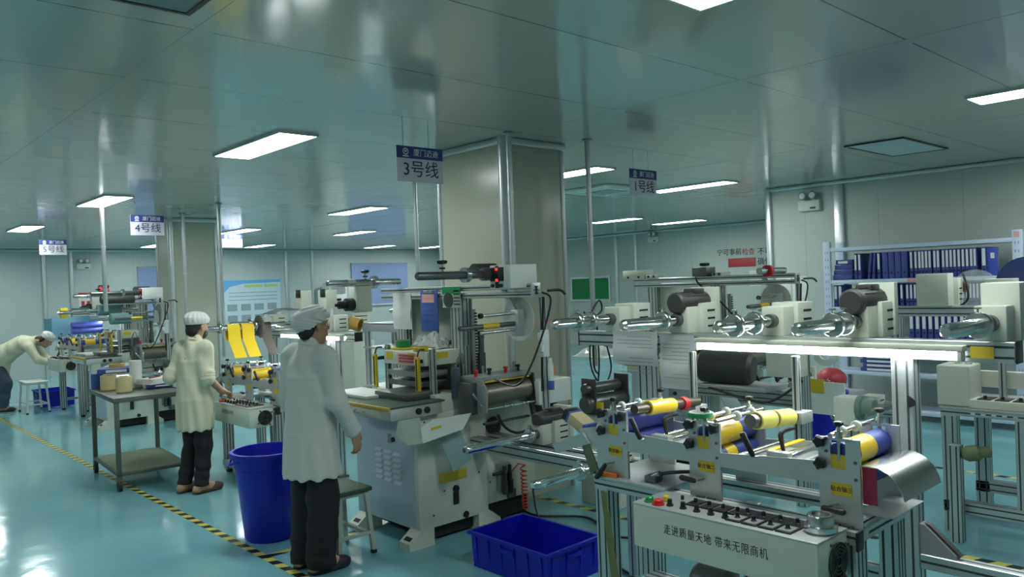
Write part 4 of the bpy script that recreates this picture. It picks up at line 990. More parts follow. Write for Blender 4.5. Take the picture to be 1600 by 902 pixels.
# --- presses copied from the near one
pressB = dup(press, (0.0, 7.13, 0), label='white die-cutting press behind the trolley, with teal film rolls on top')
for i, (x, y, z, L, r) in enumerate(((3.05, 11.62, 1.62, .30, .075), (3.12, 11.30, 1.50, .26, .075), (2.85, 12.1, 1.60, .22, .06))):
    tape_roll((x, y, z), (1, 0, 0), L, r, .03, M_TEAL if i < 2 else M_CHROME, M_CARD, ('teal grey film roll on the upper shaft of the press behind the trolley', 'teal grey film roll on the lower shaft of the press behind the trolley', 'shiny clear film roll left of the teal rolls')[i], name='film_roll')
    MB().cyl((x-.15, y, z), (3.62, y, z), .022, n=12).build('web_shaft', M_STEEL, pressB)
MB().lathe((3.05, 11.45, 1.76), (1, 0, 0), [(0, 0), (0, .05), (.02, .06), (.42, .06), (.42, 0)], 20).build('long_motor', M_MOTOR, pressB)
pressD = dup(press, (2.85, -.35, 0), label='white press of the right hand line, standing behind the nearest gantry', skip=('tension_controller', 'motor', 'web_shaft', 'shaft_chuck', 'brake_unit', 'brake_housing'))
for (u0, v0, u1, v1, nm) in ((973, 424, 1007, 452, 'switch_box'), (1009, 430, 1026, 452, 'relay_box'), (1112, 426, 1128, 450, 'motor_box')):
    a = PX(u0, v0, 6.40); c = PX(u1, v1, 6.40)
    k = MB().box(6.40, 6.56, c.y, a.y, 1.772, max(a.z, 1.80), b=.004).build(nm, M_CREAM, pressD)
    for q in range(2): MB().cyl((6.40, c.y+(a.y-c.y)*(.25+.5*q), 1.79), (6.395, c.y+(a.y-c.y)*(.25+.5*q), 1.79), .012, n=12).build('cable_gland', M_BLACK, k)
a = PX(1085, 436, 6.40)
MB().box(6.36, 6.52, a.y-.16, a.y, 1.772, 1.86, b=.006).build('gear_unit', M_DSTEEL, pressD)
starknob(MB(), (6.42, a.y-.10, 1.87), (0, 0, 1), .045, .03).build('star_knob', M_BLACK, pressD)
MB().cyl((5.98, 3.42, 1.80), (6.40, 3.42, 1.80), .028, n=16).build('web_shaft', M_STEEL, pressD)
MB().ring((6.10, 3.42, 1.80), (6.14, 3.42, 1.80), .05, .027, 20).build('red_end_collar', M_RED, pressD)
MB().tube([(6.42, 4.35, 1.79), (6.40, 4.3, 1.70), (6.41, 4.1, 1.55), (6.42, 3.95, 1.40)], .008, 8, 5).build('cable', M_BLACK, pressD)
# --- line at the right: frame, boxes and gantry
lamD = thing('laminating_machine', 'laminating machine with an open floor frame at the right edge behind the big post', 'machine', (5.9, 1.3, 0), 'laminating machines')
def D(mb, name, mt, **k): return mb.build(name, mt, lamD, **k)
for y in (1.86, .35): prof(MB(), 5.58, 5.66, y-.045, y+.045, .03, .80, 'z').build('leg', PM, lamD)
for y in (1.86, .35): prof(MB(), 6.22, 6.30, y-.045, y+.045, .03, .80, 'z').build('leg', PM, lamD)
for x in (5.58, 6.22):
    prof(MB(), x, x+.08, .30, 1.91, .80, .845, 'y').build('frame_beam', PM, lamD)
    prof(MB(), x, x+.08, .30, 1.91, .16, .24, 'y').build('frame_beam', PM, lamD)
for y in (1.86, .35): prof(MB(), 5.66, 6.22, y-.03, y+.03, .80, .845, 'x').build('frame_beam', PM, lamD)
prof(MB(), 5.58, 5.66, 1.40, 1.48, .24, .80, 'z').build('frame_post', PM, lamD)
prof(MB(), 5.45, 5.53, 1.76, 1.83, .0, .63, 'z').build('side_post', PM, lamD)
D(MB().lathe((5.50, 1.76, .57), (.3, -1, .18), [(0, .03), (.03, .05), (.09, .05), (.11, .035), (.16, .035), (.165, 0)], 18), 'foot_wheel', mat('olive green rubber', (.16, .20, .10), .6))
D(MB().box(5.57, 6.30, .30, 1.92, .845, .855), 'bed_plate', M_PLATE)
k = D(MB().box(5.60, 5.78, .45, 1.74, .856, .91, b=.004), 'control_strip', M_CREAM)
for i in range(12):
    y = 1.66-i*.10
    MB().box(5.62, 5.76, y-.04, y+.04, .91, .916, b=.002).build('speed_controller', M_BLACK, k)
    MB().lathe((5.65, y, .916), (0, 0, 1), [(0, .013), (.02, .01), (.022, 0)], 10).build('dial_knob', M_BLACK, k)
D(MB().box(5.95, 6.0, .30, 1.80, .95, 1.06, b=.004), 'link_plate', M_CREAM)
D(MB().box(5.62, 5.86, 1.74, 1.94, .856, 1.125, b=.012, seg=3), 'electrical_box', M_CREAM)
for y in (1.78, 1.84): D(MB().ring((5.74, y, 1.125), (5.74, y, 1.16), .022, .012, 16), 'cable_gland', M_WHITE)
prof(MB(), 5.86, 5.90, 1.60, 1.64, .856, 1.42, 'z', .04).build('support_rod', PM, lamD)
D(MB().box(5.82, 5.94, 1.54, 1.68, .856, .90, b=.004), 'clamp_block', M_PLATE)
for i in range(16): D(MB().box(5.572, 5.580, 1.70-i*.06, 1.725-i*.06, .818, .828), 'scale_mark', M_WHITE)
prof(MB(), 6.27, 6.35, .2, 2.55, 1.41, 1.49, 'y').build('gantry_beam', PM, lamD)
for y in (2.45, .45): prof(MB(), 6.27, 6.35, y-.04, y+.04, 0, 1.41, 'z').build('gantry_post', PM, lamD)
def vbox(y0, y1, z0, z1, x0=6.20, x1=6.42, par=None):
    k = MB(); k.m = 0; k.box(x0, x1-.1, y0, y1, z0, z1, b=.005); k.box(x1-.1, x1, y0-.03, y1, z0, z1-.04, b=.005); k.m = 1
    for i in range(3): k.box(x1-.08, x1-.02, y0-.0312, y0-.026, z0+.04+.04*i, z0+.05+.04*i)
    return k.build('rewind_housing', [M_CREAM, M_DARK], par or lamD)
vbox(2.04, 2.26, 1.49, 1.73); vbox(1.62, 1.80, 1.49, 1.68)
D(MB().lathe((6.43, 2.03, 1.62), (1, 0, 0), [(0, 0), (0, .04), (.08, .04), (.08, 0)], 18), 'motor', mat('copper brown motor', (.12, .08, .05), .4, .5))
D(MB().tube([(6.40, 2.0, 1.72), (6.36, 1.96, 1.60), (6.36, 1.97, 1.52), (6.34, 2.05, 1.46)], .008, 8, 5), 'cable', M_BLACK)
k = D(MB().lathe((6.46, 1.94, 1.58), (1, 0, 0), [(0, 0), (0, .17), (.008, .17), (.008, 0)], 40), 'clear_web_disc', M_CLEAR)
k = D(MB().lathe((6.46, 1.60, 1.62), (1, 0, 0), [(0, 0), (0, .21), (.008, .21), (.008, 0)], 40), 'blue_web_disc', mat('dark blue disc', (.02, .035, .13), .35))
MB().cyl((6.40, 1.60, 1.62), (6.47, 1.60, 1.62), .03, n=14).build('hub', M_BLACK, k)
D(MB().ring((6.15, 1.61, 1.58), (6.19, 1.61, 1.58), .05, .03, 22), 'paper_core', M_WHITE)
D(MB().cyl((6.05, 2.5, 1.55), (6.25, 2.5, 1.55), .022, n=14), 'air_shaft', M_CHROME)
# frame piece between this machine and the press: post, box and table rail
fr = thing('winding_frame', 'aluminium winding frame with a pale box, seen under the middle of the bright tube', 'machine frame', (5.6, 3.3, 0))
prof(MB(), 5.58, 5.70, 2.86, 2.95, 0, 1.30, 'z').build('post', PM, fr)
prof(MB(), 5.58, 5.66, 2.95, 3.84, .78, .86, 'y').build('rail', PM, fr)
prof(MB(), 5.58, 5.66, 3.74, 3.82, 0, .78, 'z').build('post', PM, fr)
MB().box(5.40, 5.58, 2.82, 3.06, 1.0, 1.19, b=.006).build('box', M_CREAM, fr)
MB().lathe((5.50, 3.72, 1.04), (.25, -1, -.05), [(0, 0), (0, .10), (.03, .13), (.42, .13), (.45, .10), (.45, 0)], 24).build('blower', M_MOTOR, fr)
MB().box(5.45, 5.80, 3.10, 3.82, .862, .90, b=.004).build('shelf_plate', M_PLATE, fr)
MB().tube([(5.5, 3.8, .90), (5.42, 3.4, .84), (5.40, 3.1, .80), (5.42, 2.95, .86), (5.45, 2.80, .98)], .010, 8, 6).build('cable', M_BLACK, fr)
MB().box(5.575, 5.58, 2.70, 2.80, .88, .98).build('yellow_label', M_YLABEL, fr)
MB().box(5.585, 5.60, 2.55, 2.80, .72, .96).build('notice_plate', M_WHITE, fr)
MB().lathe((5.72, 2.75, 1.16), (1, 0, 0), [(0, .05), (0, .10), (.02, .10), (.02, .05)], 26, close=True).build('white_pulley', M_WHITE, fr)
# green geared box to the right of it
gb = thing('gear_motor', 'pale box with a green round motor behind the nearest rollers at right', 'motor', (4.55, 2.0, 0))
a = PX(1302, 620, 4.5); c = PX(1336, 666, 4.5)
prof(MB(), 4.56, 4.62, c.y+.02, c.y+.08, 0, c.z, 'z').build('stand', PM, gb)
MB().box(4.5, 4.62, c.y, a.y, c.z, a.z, b=.005).build('box', M_CREAM, gb)
MB().lathe((4.56, c.y, (a.z+c.z)/2+.02), (0, -1, 0), [(0, .07), (.03, .07), (.035, .055), (.09, .05), (.09, 0)], 24).build('green_motor', mat('grey green casting', (.16, .24, .20), .45), gb)
MB().cyl((4.5, c.y-.06, c.z+.06), (4.66, c.y-.2, c.z+.12), .018, n=12).build('shaft', M_STEEL, gb)
# --- second line behind the near press (left of the big column)
lamE = dup(lamB, (2.9, 1.2, .02), label='further laminating machine seen over the table of the near press')
vb = thing('rack_shelf', 'grey shelf plate on white posts behind the left of the near press', 'shelf', (4.4, 6.4, 0))
a = PX(566, 505, 4.2); c = PX(632, 520, 4.2)
MB().box(4.2, 4.22, c.y, a.y, c.z, a.z, b=.002).build('front_plate', M_GREY, vb)
MB().box(4.2, 4.6, c.y, a.y, a.z-.01, a.z, b=.002).build('top_plate', M_PLATE, vb)
for y in (c.y+.03, a.y-.03):
    for x in (4.24, 4.56): prof(MB(), x-.025, x+.025, y-.025, y+.025, 0, a.z-.012, 'z').build('post', PM, vb)
MB().box(4.2, 4.6, c.y, a.y, c.z-.17, c.z-.155).build('lower_shelf', M_PLATE, vb)
MB().box(4.2, 4.6, c.y, a.y, .80, .815).build('lower_shelf', M_PLATE, vb)
MB().box(4.21, 4.3, a.y, a.y+.55, c.z-.02, c.z).build('side_bar', M_PLATE, vb)
k = MB().lathe((4.19, a.y+.02, a.z-.02), (-.5, .8, .25), [(0, .055), (0, .068), (.11, .068), (.11, .055)], 26, close=True).build('tape_roll', mat('brown tape', (.42, .26, .06), .35)); tag(k, 'brown tape roll hung on the post corner behind the near press', 'tape roll', 'tape rolls')
a2 = PX(521, 505, 4.2); c2 = PX(535, 520, 4.2)
tag(MB().box(4.22, 4.29, max(c2.y, a.y+.02), a2.y, c.z+.001, c.z+.12, b=.006).build('black_box', M_BLACK), 'small square black box left of the brown tape roll', 'box')
# standing air conditioner by the back wall
ac = thing('standing_air_conditioner', 'white standing air conditioner by the back wall above the worker', 'air conditioner', (11.75, 20.4, 0))
MB().box(11.45, 12.02, 20.2, 20.6, 0, 1.98, b=.02).build('body', M_WHITE, ac)
k = MB()
for i in range(5): k.box(11.50, 11.97, 20.185, 20.205, 1.66+i*.045, 1.685+i*.045)
k.build('outlet_grille', M_GREY, ac)
MB().box(11.66, 11.82, 20.19, 20.2, 1.45, 1.52, b=.004).build('display', M_BLACK, ac)
# tall white panel of the far line behind the standing worker
cb = thing('electrical_cabinet', 'pale vented electrical cabinet right of the standing worker', 'cabinet', (4.95, 8.1, 0))
a = PX(520, 480, 4.9); c = PX(551, 506, 4.9)
MB().box(4.9, 5.2, c.y, a.y, 0, 1.15, b=.01).build('body', M_CREAM, cb)
MB().box(4.9, 5.15, c.y, a.y, 1.15, a.z, b=.006).build('vented_head', M_CREAM, cb)
for i in range(3): MB().box(4.93, 5.1, c.y-.004, c.y, a.z-.07-i*.05, a.z-.06-i*.05).build('vent_slot', M_DARK, cb)
MB().cyl((4.9, a.y-.05, .75), (4.86, a.y-.05, .75), .02, n=12).build('switch_knob', M_BLACK, cb)
# ================================================================== LOOSE THINGS ON THE FLOOR
# blue crate
t = thing('plastic_crate', 'open blue plastic crate on the floor between the press and the nearest machine', 'crate', (3.32, 3.51, 0))
def crate(x0, x1, y0, y1, h, par, mt=M_BLUEPL):
    k = MB(); w_ = .006; e = .012
    b0 = (x0+e, x1-e, y0+e, y1-e)
    # tapered shell: outer, rim, inner
    def rg(d, z): return [(x0+d, y0+d, z), (x1-d, y0+d, z), (x1-d, y1-d, z), (x0+d, y1-d, z)]
    R_ = [rg(e, 0), rg(.004, h-.02), rg(-.014, h-.02), rg(-.014, h), rg(.006, h), rg(e+.008, .01)]
    pts = [p for r in R_ for p in r]; fs = [(3, 2, 1, 0), (20, 21, 22, 23)]
    for i in range(5):
        for j in range(4): fs.append((4*i+j, 4*i+(j+1) % 4, 4*i+4+(j+1) % 4, 4*i+4+j))
    k.poly(pts, fs); k.build('body', mt, par, flat=True)
    for j in range(6):
        y = y0+.05+(y1-y0-.1)*j/5; MB().prism([(x0+.012, .01), (x0-.006, h-.02), (x0+.006, h-.02), (x0+.02, .01)], 'y', y-.006, y+.006).build('rib', mt, par)
    for j in range(4):
        x = x0+.05+(x1-x0-.1)*j/3; MB().prism([(y0+.012, .01), (y0-.006, h-.02), (y0+.006, h-.02), (y0+.02, .01)], 'x', x-.006, x+.006).build('rib', mt, par)
    MB().box((x0+x1)/2-.06, (x0+x1)/2+.06, y0-.008, y0+.01, h-.075, h-.045, b=.005).build('grip', mt, par)
    MB().box(x0-.008, x0+.01, (y0+y1)/2-.06, (y0+y1)/2+.06, h-.075, h-.045, b=.005).build('grip', mt, par)
crate(3.11, 3.57, 3.17, 3.85, .225, t)
tag(MB().prism([(3.36, 3.52), (3.39, 3.50), (3.40, 3.545), (3.38, 3.54)], 'z', .0105, .022).build('paper_scrap', M_PAPER), 'white paper scrap on the bottom of the blue crate', 'paper scrap')
# blue bin
t = thing('waste_bin', 'large round blue plastic bin beside the standing worker', 'bin', (2.52, 5.42, 0))
BR = .245; bx, by = 2.515, 5.42
k = MB().lathe((bx, by, 0), (0, 0, 1), [(0, 0), (0, .170), (.02, .180), (.52, .228), (.525, .236), (.60, .243), (.60, .262), (.622, .268), (.64, .262), (.64, .238), (.61, .234), (.05, .176), (.03, .16), (.03, 0)], 48)
k.build('body', M_BLUEPL, t)
for a in (0, PI): MB().tube([(bx+.25*math.cos(a+.25), by+.25*math.sin(a+.25), .60), (bx+.285*math.cos(a), by+.285*math.sin(a), .575), (bx+.25*math.cos(a-.25), by+.25*math.sin(a-.25), .60)], .009, 8, 4).build('handle', M_BLUEPL, t)
# stool
st_ = thing('stool', 'metal stool with a dark green padded seat beside the standing worker', 'stool', (2.72, 4.70, 0))
def stool(par, x0, x1, y0, y1, h, mt, seat):
    for (x, y, dx, dy) in ((x0, y0, -1, -1), (x1, y0, 1, -1), (x1, y1, 1, 1), (x0, y1, -1, 1)):
        e = .03; k = MB(); w_ = .014
        a = (x, y, h-.03); b_ = (x+dx*e, y+dy*e, .012)
        k.poly([(a[0]-w_, a[1]-w_, a[2]), (a[0]+w_, a[1]-w_, a[2]), (a[0]+w_, a[1]+w_, a[2]), (a[0]-w_, a[1]+w_, a[2]), (b_[0]-w_, b_[1]-w_, b_[2]), (b_[0]+w_, b_[1]-w_, b_[2]), (b_[0]+w_, b_[1]+w_, b_[2]), (b_[0]-w_, b_[1]+w_, b_[2])], [(0, 1, 2, 3), (7, 6, 5, 4), (0, 4, 5, 1), (1, 5, 6, 2), (2, 6, 7, 3), (3, 7, 4, 0)])
        lg = k.build('leg', mt, par)
        MB().box(b_[0]-.017, b_[0]+.017, b_[1]-.017, b_[1]+.017, 0, .025, b=.003).build('rubber_foot', M_BLACK, lg)
    for (a, b_, c, d) in ((x0, x1, y0-.012, y0+.012), (x0, x1, y1-.012, y1+.012), (x0-.012, x0+.012, y0, y1), (x1-.012, x1+.012, y0, y1)):
        MB().box(a, b_, c, d, h-.055, h-.03, b=.002).build('apron', mt, par)
        q = .022
        MB().box(a-q*(a == x0), b_+q*(b_ == x1), c + (-q if c < y0 else (q if c > y1-.02 else -q*0)), d + (-q if c < y0 else (q if c > y1-.02 else 0)), .13, .152, b=.002).build('stretcher', mt, par)
    MB().box(x0-.035, x1+.035, y0-.035, y1+.035, h-.03, h, b=.008, seg=3).build('seat', seat, par)
M_STOOLM = mat('pale green stool paint', (.42, .47, .40), .4)
stool(st_, 2.60, 2.80, 4.57, 4.87, .45, M_STOOLM, M_DGREEN)
s2 = thing('stool', 'far white metal stool beside the bending worker', 'stool', (2.80, 14.5, 0))
stool(s2, 2.70, 2.95, 14.25, 14.75, .50, M_WHITE, M_WHITE)
t = thing('plastic_crate', 'far blue crate on the floor behind the white stool', 'crate', (3.2, 14.6, 0))
crate(3.0, 3.5, 14.85, 15.5, .26, t)
# trolley
tr = thing('trolley', 'grey steel two-shelf trolley on the tape line in the left aisle', 'trolley', (2.5, 8.5, 0))
T = Matrix.Translation((2.50, 8.26, 0)) @ Matrix.Rotation(math.radians(-4), 4, 'Z')
M_CART = mat('grey green cart steel', (.12, .14, .12), .45, .35, noise=.12, nscale=6)
for sx in (-1, 1):
    for sy in (-1, 1):
        x, y = sx*.30, sy*.52
        lg = MB(T).box(x-.02, x+.02, y-.02, y+.02, .14, .82, b=.004).build('leg', M_CART, tr)
        k = MB(T).cyl((x-.016, y, .05), (x+.016, y, .05), .05, n=18); k.build('caster_wheel', M_RUBBER, lg)
        MB(T).box(x-.022, x+.022, y-.03, y+.03, .09, .14, b=.006).build('caster_fork', M_DSTEEL, lg)
MB(T).box(-.33, .33, -.55, .55, .815, .85, b=.005).build('upper_shelf', M_CART, tr)
k = MB(T)
for (a, b_, c, d) in ((-.33, .33, -.55, -.535), (-.33, .33, .535, .55), (-.33, -.315, -.535, .535), (.315, .33, -.535, .535)): k.box(a, b_, c, d, .85, .858)
k.build('rim', M_CART, tr)
MB(T).box(-.32, .32, -.54, .54, .14, .165, b=.004).build('lower_shelf', M_CART, tr)
MB(T).box(-.30, .30, -.52, .52, .165, .169).build('lower_board', M_OLIVE, tr)
ZT = .8515
def on_cart(px, py): p = PZ(px, py, ZT); return p.x, p.y
def cart_roll(px, py, r, h, mt, label, core=M_CARD, name='tape_roll'):
    x, y = on_cart(px, py)
    return tape_roll((x, y, ZT), (0, 0, 1), h, r, r*.55, mt, core, label, group='rolls on the trolley', name=name)
cart_roll(152, 607, .055, .15, M_BLUE, 'blue film roll standing on the left end of the trolley')
cart_roll(170, 609, .075, .145, M_CREAMROLL, 'cream tape roll on the trolley next to the blue roll')
cart_roll(194, 612, .075, .145, M_CREAMROLL, 'cream tape roll in the middle of the trolley beside the white roll')
cart_roll(213, 606, .058, .28, M_PAPER, 'tall white paper roll standing on the trolley', core=M_PAPER, name='paper_roll')
def file_box(c, ang, L, W_, H_, label, z):
    Tm = Matrix.Translation((c[0], c[1], z)) @ Matrix.Rotation(ang, 4, 'Z')
    t = thing('box_file', label, 'box file', (c[0], c[1], z), 'box files')
    MB(Tm).box(-L/2, L/2, -W_/2, W_/2, 0, H_, b=.004).build('case', M_BINDER, t)
    MB(Tm).box(-L/2-.002, -L/2+.003, -W_/2+.03, W_/2-.08, .012, H_-.012).build('spine_label', M_PAPER, t)
    return t
x, y = on_cart(178, 606)
file_box((x+.02, y+.02), math.radians(70), .30, .30, .05, 'blue box file lying on top of the rolls on the trolley', ZT+.1555)
tape_roll((x+.05, y+.05, ZT+.2065), (0, 0, 1), .035, .075, .045, mat('amber tape roll', (.55, .38, .10), .4), M_CARD, 'amber tape roll lying on the blue box file on the trolley', group='rolls on the trolley')
x, y = on_cart(246, 604)
file_box((x+.0, y-.05), math.radians(75), .30, .24, .035, 'flat blue box file lying on the right of the trolley', ZT+.0075)
x, y = on_cart(246, 604); x -= .03; y -= .06
t = thing('paper_stack', 'stack of white paper lying on the flat blue file on the trolley', 'paper stack', (x, y, ZT+.044))
random.seed(5)
for i in range(5):
    Tm = Matrix.Translation((x, y, ZT+.044+i*.011)) @ Matrix.Rotation(random.uniform(-.2, .2)+.3, 4, 'Z')
    MB(Tm).box(-.15, .15, -.11, .11, 0, .0105).build('ream', M_PAPER, t)
t = thing('pen', 'dark pen lying on the white paper stack on the trolley', 'pen', (x, y, ZT+.095))
MB().tube([(x-.09, y-.07, ZT+.107), (x, y, ZT+.107), (x+.06, y+.05, ZT+.107)], .006, 8).build('barrel', M_MAROON, t)
# --- binder shelf
SX0, SX1, SY0, SY1 = 9.5, 9.92, 2.40, 4.55
sh = thing('binder_shelf', 'pale blue steel shelf unit full of blue binders at the near right wall', 'shelf', (9.7, 3.47, 0))
for x in (SX0, SX1-.04):
    for y in (SY0, SY1-.09):
        p = MB(); p.box(x, x+.04, y, y+.09, 0, 2.14, b=.003); p.m = 1
        if x == SX0:
            for i in range(22):
                for dy in (.03, .06): p.box(x-.0008, x+.001, y+dy-.006, y+dy+.006, .1+i*.09, .13+i*.09)
        p.build('upright', [M_SHELF, mat('shelf slot blue', (.28, .36, .5), .5)], sh)
LV = (.12, .55, .96, 1.33, 1.66, 2.06)
for z in LV:
    b_ = MB().box(SX0+.002, SX1, SY0+.09, SY1-.09, z-.045, z, b=.003).build('shelf_board', M_SHELF, sh)
MB().box(SX0-.001, SX0+.002, 3.36, 3.56, 1.62, 1.655).build('pink_label', M_PINK, sh)
MB().box(SX0-.0015, SX0+.002, SY0+.02, SY0+.07, 2.06, 2.12).build('red_label', M_PINK, sh)
def make_binder(label, group, w_=.062, lab=True, h=.315):
    t = thing('ring_binder', label, 'binder', (0, 0, 0), group)
    MB().box(0, .285, -w_/2, w_/2, 0, h, b=.004).build('cover', M_BINDER, t)
    if lab: MB().box(-.0015, .002, -w_*.32, w_*.32, h*.36, h*.95).build('spine_label', M_PAPER, t)
    MB().cyl((-.001, 0, h*.22), (.002, 0, h*.22), .012, n=14).build('finger_hole', M_DARK, t)
    return t
ORD = 'first second third fourth fifth sixth seventh eighth ninth tenth eleventh twelfth thirteenth fourteenth fifteenth sixteenth seventeenth eighteenth nineteenth twentieth twenty-first twenty-second twenty-third twenty-fourth'.split()
proto = {}
def place(key, y, z, label, group, tilt=0, **k):
    if key not in proto: proto[key] = make_binder(label, group, **k); o = proto[key]
    else: o = dup(proto[key], -WPOS[proto[key].name], label, group=group)
    WPOS[o.name] = Vector((SX0+.03, y, z)); o.location = (SX0+.03, y, z); o.rotation_euler = (tilt, 0, 0); o['label'] = label
    return o
def ypx(px, z=1.8, pyy=450): return PX(px, pyy, SX0+.03).y
G1 = 'upright binders on the top shelf'
for i, px in enumerate((1338, 1344)): place('a', ypx(px), 1.662, 'labelled blue binder on the top shelf, %s of the two beside the lying stack' % ('left', 'right')[i], G1, w_=.034)
place('b', ypx(1355)-.02, 1.664, 'thin dark binder leaning to the right on the top shelf, left of its twin', G1, tilt=.12, w_=.028, lab=False)
place('b', ypx(1365), 1.664, 'thin dark binder leaning to the right on the top shelf, right of its twin', G1, tilt=.08)
place('a', ypx(1374), 1.662, 'labelled blue binder standing alone right of the leaning ones', G1)
for i, px in enumerate((1384, 1394, 1404, 1414)): place('c', ypx(px), 1.662, 'plain unlabelled blue binder, %s from the left of the four dark ones on top' % ORD[i], G1, w_=.064, lab=False)
for i, px in enumerate((1425, 1432, 1438, 1443, 1448.5, 1454, 1461.5, 1467, 1475, 1481, 1487, 1493, 1499.5, 1506, 1512.5, 1519, 1524.5)):
    place('a', ypx(px), 1.662, 'labelled blue binder on the top shelf, %s from the left in the long upright row' % ORD[i], G1)
place('d', ypx(1538.5), 1.662, 'wide labelled blue binder on the top shelf near the right post', G1, w_=.05)
t = thing('box_file', 'pale label box file with its broad blue side showing on the top shelf', 'box file', (SX0+.1, ypx(1550), 1.66), 'box files')
MB().box(SX0+.04, SX0+.07, ypx(1560), ypx(1543), 1.661, 1.97, b=.003).build('case', mat('bright blue file', (.06, .09, .42), .5), t)
MB().box(SX0+.036, SX0+.041, ypx(1555), ypx(1549), 1.85, 1.91).build('spine_label', M_PAPER, t)
for i in range(4):
    y0, y1 = ypx(1332), ypx(1302)
    t = thing('ring_binder', 'blue binder lying flat at the left of the top shelf, %s from bottom' % ORD[i], 'binder', (SX0+.1, (y0+y1)/2, 1.662+i*.062), 'binders lying flat')
    MB().box(SX0+.03+i*.008, SX0+.3, y0, y1-.01*i, 1.662+i*.0625, 1.662+i*.0625+.06, b=.004).build('cover', M_BINDER, t)
    MB().box(SX0+.028+i*.008, SX0+.032+i*.008, y0+.06, y1-.06, 1.675+i*.0625, 1.705+i*.0625).build('spine_label', M_PAPER if i == 3 else M_BINDER, t)
t = thing('paper_stack', 'small stack of papers at the right end of the top shelf', 'paper stack', (SX0+.1, ypx(1570), 1.66))
for i in range(3): MB().box(SX0+.04, SX0+.28, ypx(1576), ypx(1561+i), 1.661+i*.021, 1.661+i*.021+.02).build('ream', (M_PAPER, M_MAROON, M_PAPER)[i], t)
G2 = 'binders on the second shelf'
for i, px in enumerate((1409, 1418, 1424, 1430, 1435)): place('e', ypx(px, pyy=470), 1.332, 'labelled blue binder on the second shelf, %s left of the cream machine box' % ORD[i], G2, w_=.033, h=.265)
for i, px in enumerate((1306, 1313, 1390, 1400)): place('f', ypx(px, pyy=470), 1.332, ('blue binder half hidden by the dark motor on the second shelf, %s from left' % ORD[i]), G2, w_=.05, h=.265)
for i in range(14):
    px = 1500+i*5.6; place('g', ypx(px, pyy=470), 1.332, 'thin pale striped folder on the second shelf behind the clear disc, %s from the left' % ORD[i], 'thin folders on the second shelf', w_=.03, h=.26)
G3 = 'binders on the third shelf'
for i in range(14):
    px = 1424+i*9.9; place('h', ypx(px, pyy=510), .962, 'blue binder with a wide label on the third shelf, %s from the left' % ORD[i], G3, w_=.052, h=.31)
for i in range(5):
    y0, y1 = ypx(1415, pyy=590), ypx(1345, pyy=590)
    o = MB().box(SX0+.03, SX0+.31, y0, y1-.03*(i % 2), .552+i*.05, .552+i*.05+.045, b=.004).build('ring_binder', M_BINDER)
    MB().box(SX0+.028, SX0+.032, y0+.08, y1-.08, .562+i*.05, .587+i*.05).build('spine_label', M_PAPER, o)
    tag(o, 'blue binder lying flat on the lower shelf below the tube lamp, %s from bottom' % ORD[i], 'binder', 'binders lying low')
# bin of scraps
t = thing('waste_bin', 'blue bin heaped with shredded scraps by the binder shelf', 'bin', (7.75, 3.78, 0))
MB().lathe((7.75, 3.78, 0), (0, 0, 1), [(0, 0), (0, .19), (.53, .24), (.53, .262), (.555, .262), (.555, .235), (.04, .18), (.04, 0)], 36).build('body', M_BLUEPL, t)
random.seed(11); k = MB()
for i in range(260):
    a = random.random()*2*PI; r = .175*math.sqrt(random.random()); z = .55+.13*(1-(r/.2)**2)*random.uniform(.5, 1)
    p = Vector((7.75+r*math.cos(a), 3.78+r*math.sin(a), z)); d = Vector((random.uniform(-1, 1), random.uniform(-1, 1), random.uniform(-.4, .6)))*.035; e = d.cross(Vector((random.uniform(-1, 1), .3, 1))).normalized()*.012
    k.m = random.randrange(3); k.poly([p-d, p+e, p+d*1.1], [(0, 1, 2)])
o = k.build('paper_scraps', [M_PAPER, M_BINDER, M_PALEYEL], None, flat=True); o['kind'] = 'stuff'; tag(o, 'white blue and yellow scraps heaped in the bin', 'scraps')
t = tag(MB().ball((8.30, 3.93, .60), .16, 16, (1, 1, .8)).build('waste_bag', mat('red film bag', (.45, .05, .06), .4)), 'red plastic bag standing above the scrap bin', 'bag')
ba = MB().box(8.1, 8.6, 3.7, 4.2, 0, .471, b=.01).build('carton', mat('grey carton', (.42, .42, .45), .7)); tag(ba, 'grey carton on the floor carrying the red bag', 'carton')
# notebook box, dark winder and red coil near the column foot
t = thing('grinding_block', 'beige block with blue edges lying between the press and the nearest machine', 'block', (3.35, 2.85, .88))
Tm = Matrix.Translation(PX(908, 660, 3.2)) @ Matrix.Rotation(.5, 4, 'X')
MB(Tm).box(-.05, .05, -.06, .06, -.03, .03, b=.004).build('beige_body', mat('beige block', (.52, .42, .26), .6), t)
for s_ in (-1, 1): MB(Tm).box(-.052, .052, s_*.062-.006, s_*.062+.006, -.032, .032).build('blue_edge', M_BLUE, t)
MB(Tm).box(-.052, .052, .068, .10, -.03, .03, b=.003).build('black_end', M_BLACK, t)
MB().box(3.18, 3.22, 2.78, 2.82, .02, PX(908, 660, 3.2).z-.03).build('stand', M_ALU, t)
wd = thing('winder_stand', 'dark winding unit on a cream stand right of the big column foot', 'machine', (4.75, 4.1, 0))
MB().box(4.62, 5.05, 3.90, 4.28, 0, .72, b=.01).build('stand', M_CREAM, wd)
for (z, r, L) in ((.80, .07, .5), (.92, .045, .42)):
    MB().lathe((4.55, 4.15, z), (1, 0, 0), [(0, 0), (0, r*.8), (.02, r), (L-.02, r), (L, r*.8), (L, 0)], 20).build('dark_roller', M_DSTEEL, wd)
for x in (4.60, 5.0): MB().box(x, x+.02, 4.08, 4.22, .72, 1.0, b=.003).build('bracket', M_MOTOR, wd)
MB().box(4.61, 4.63, 4.02, 4.08, .76, .82).build('yellow_label', M_YLABEL, wd)
pts = []
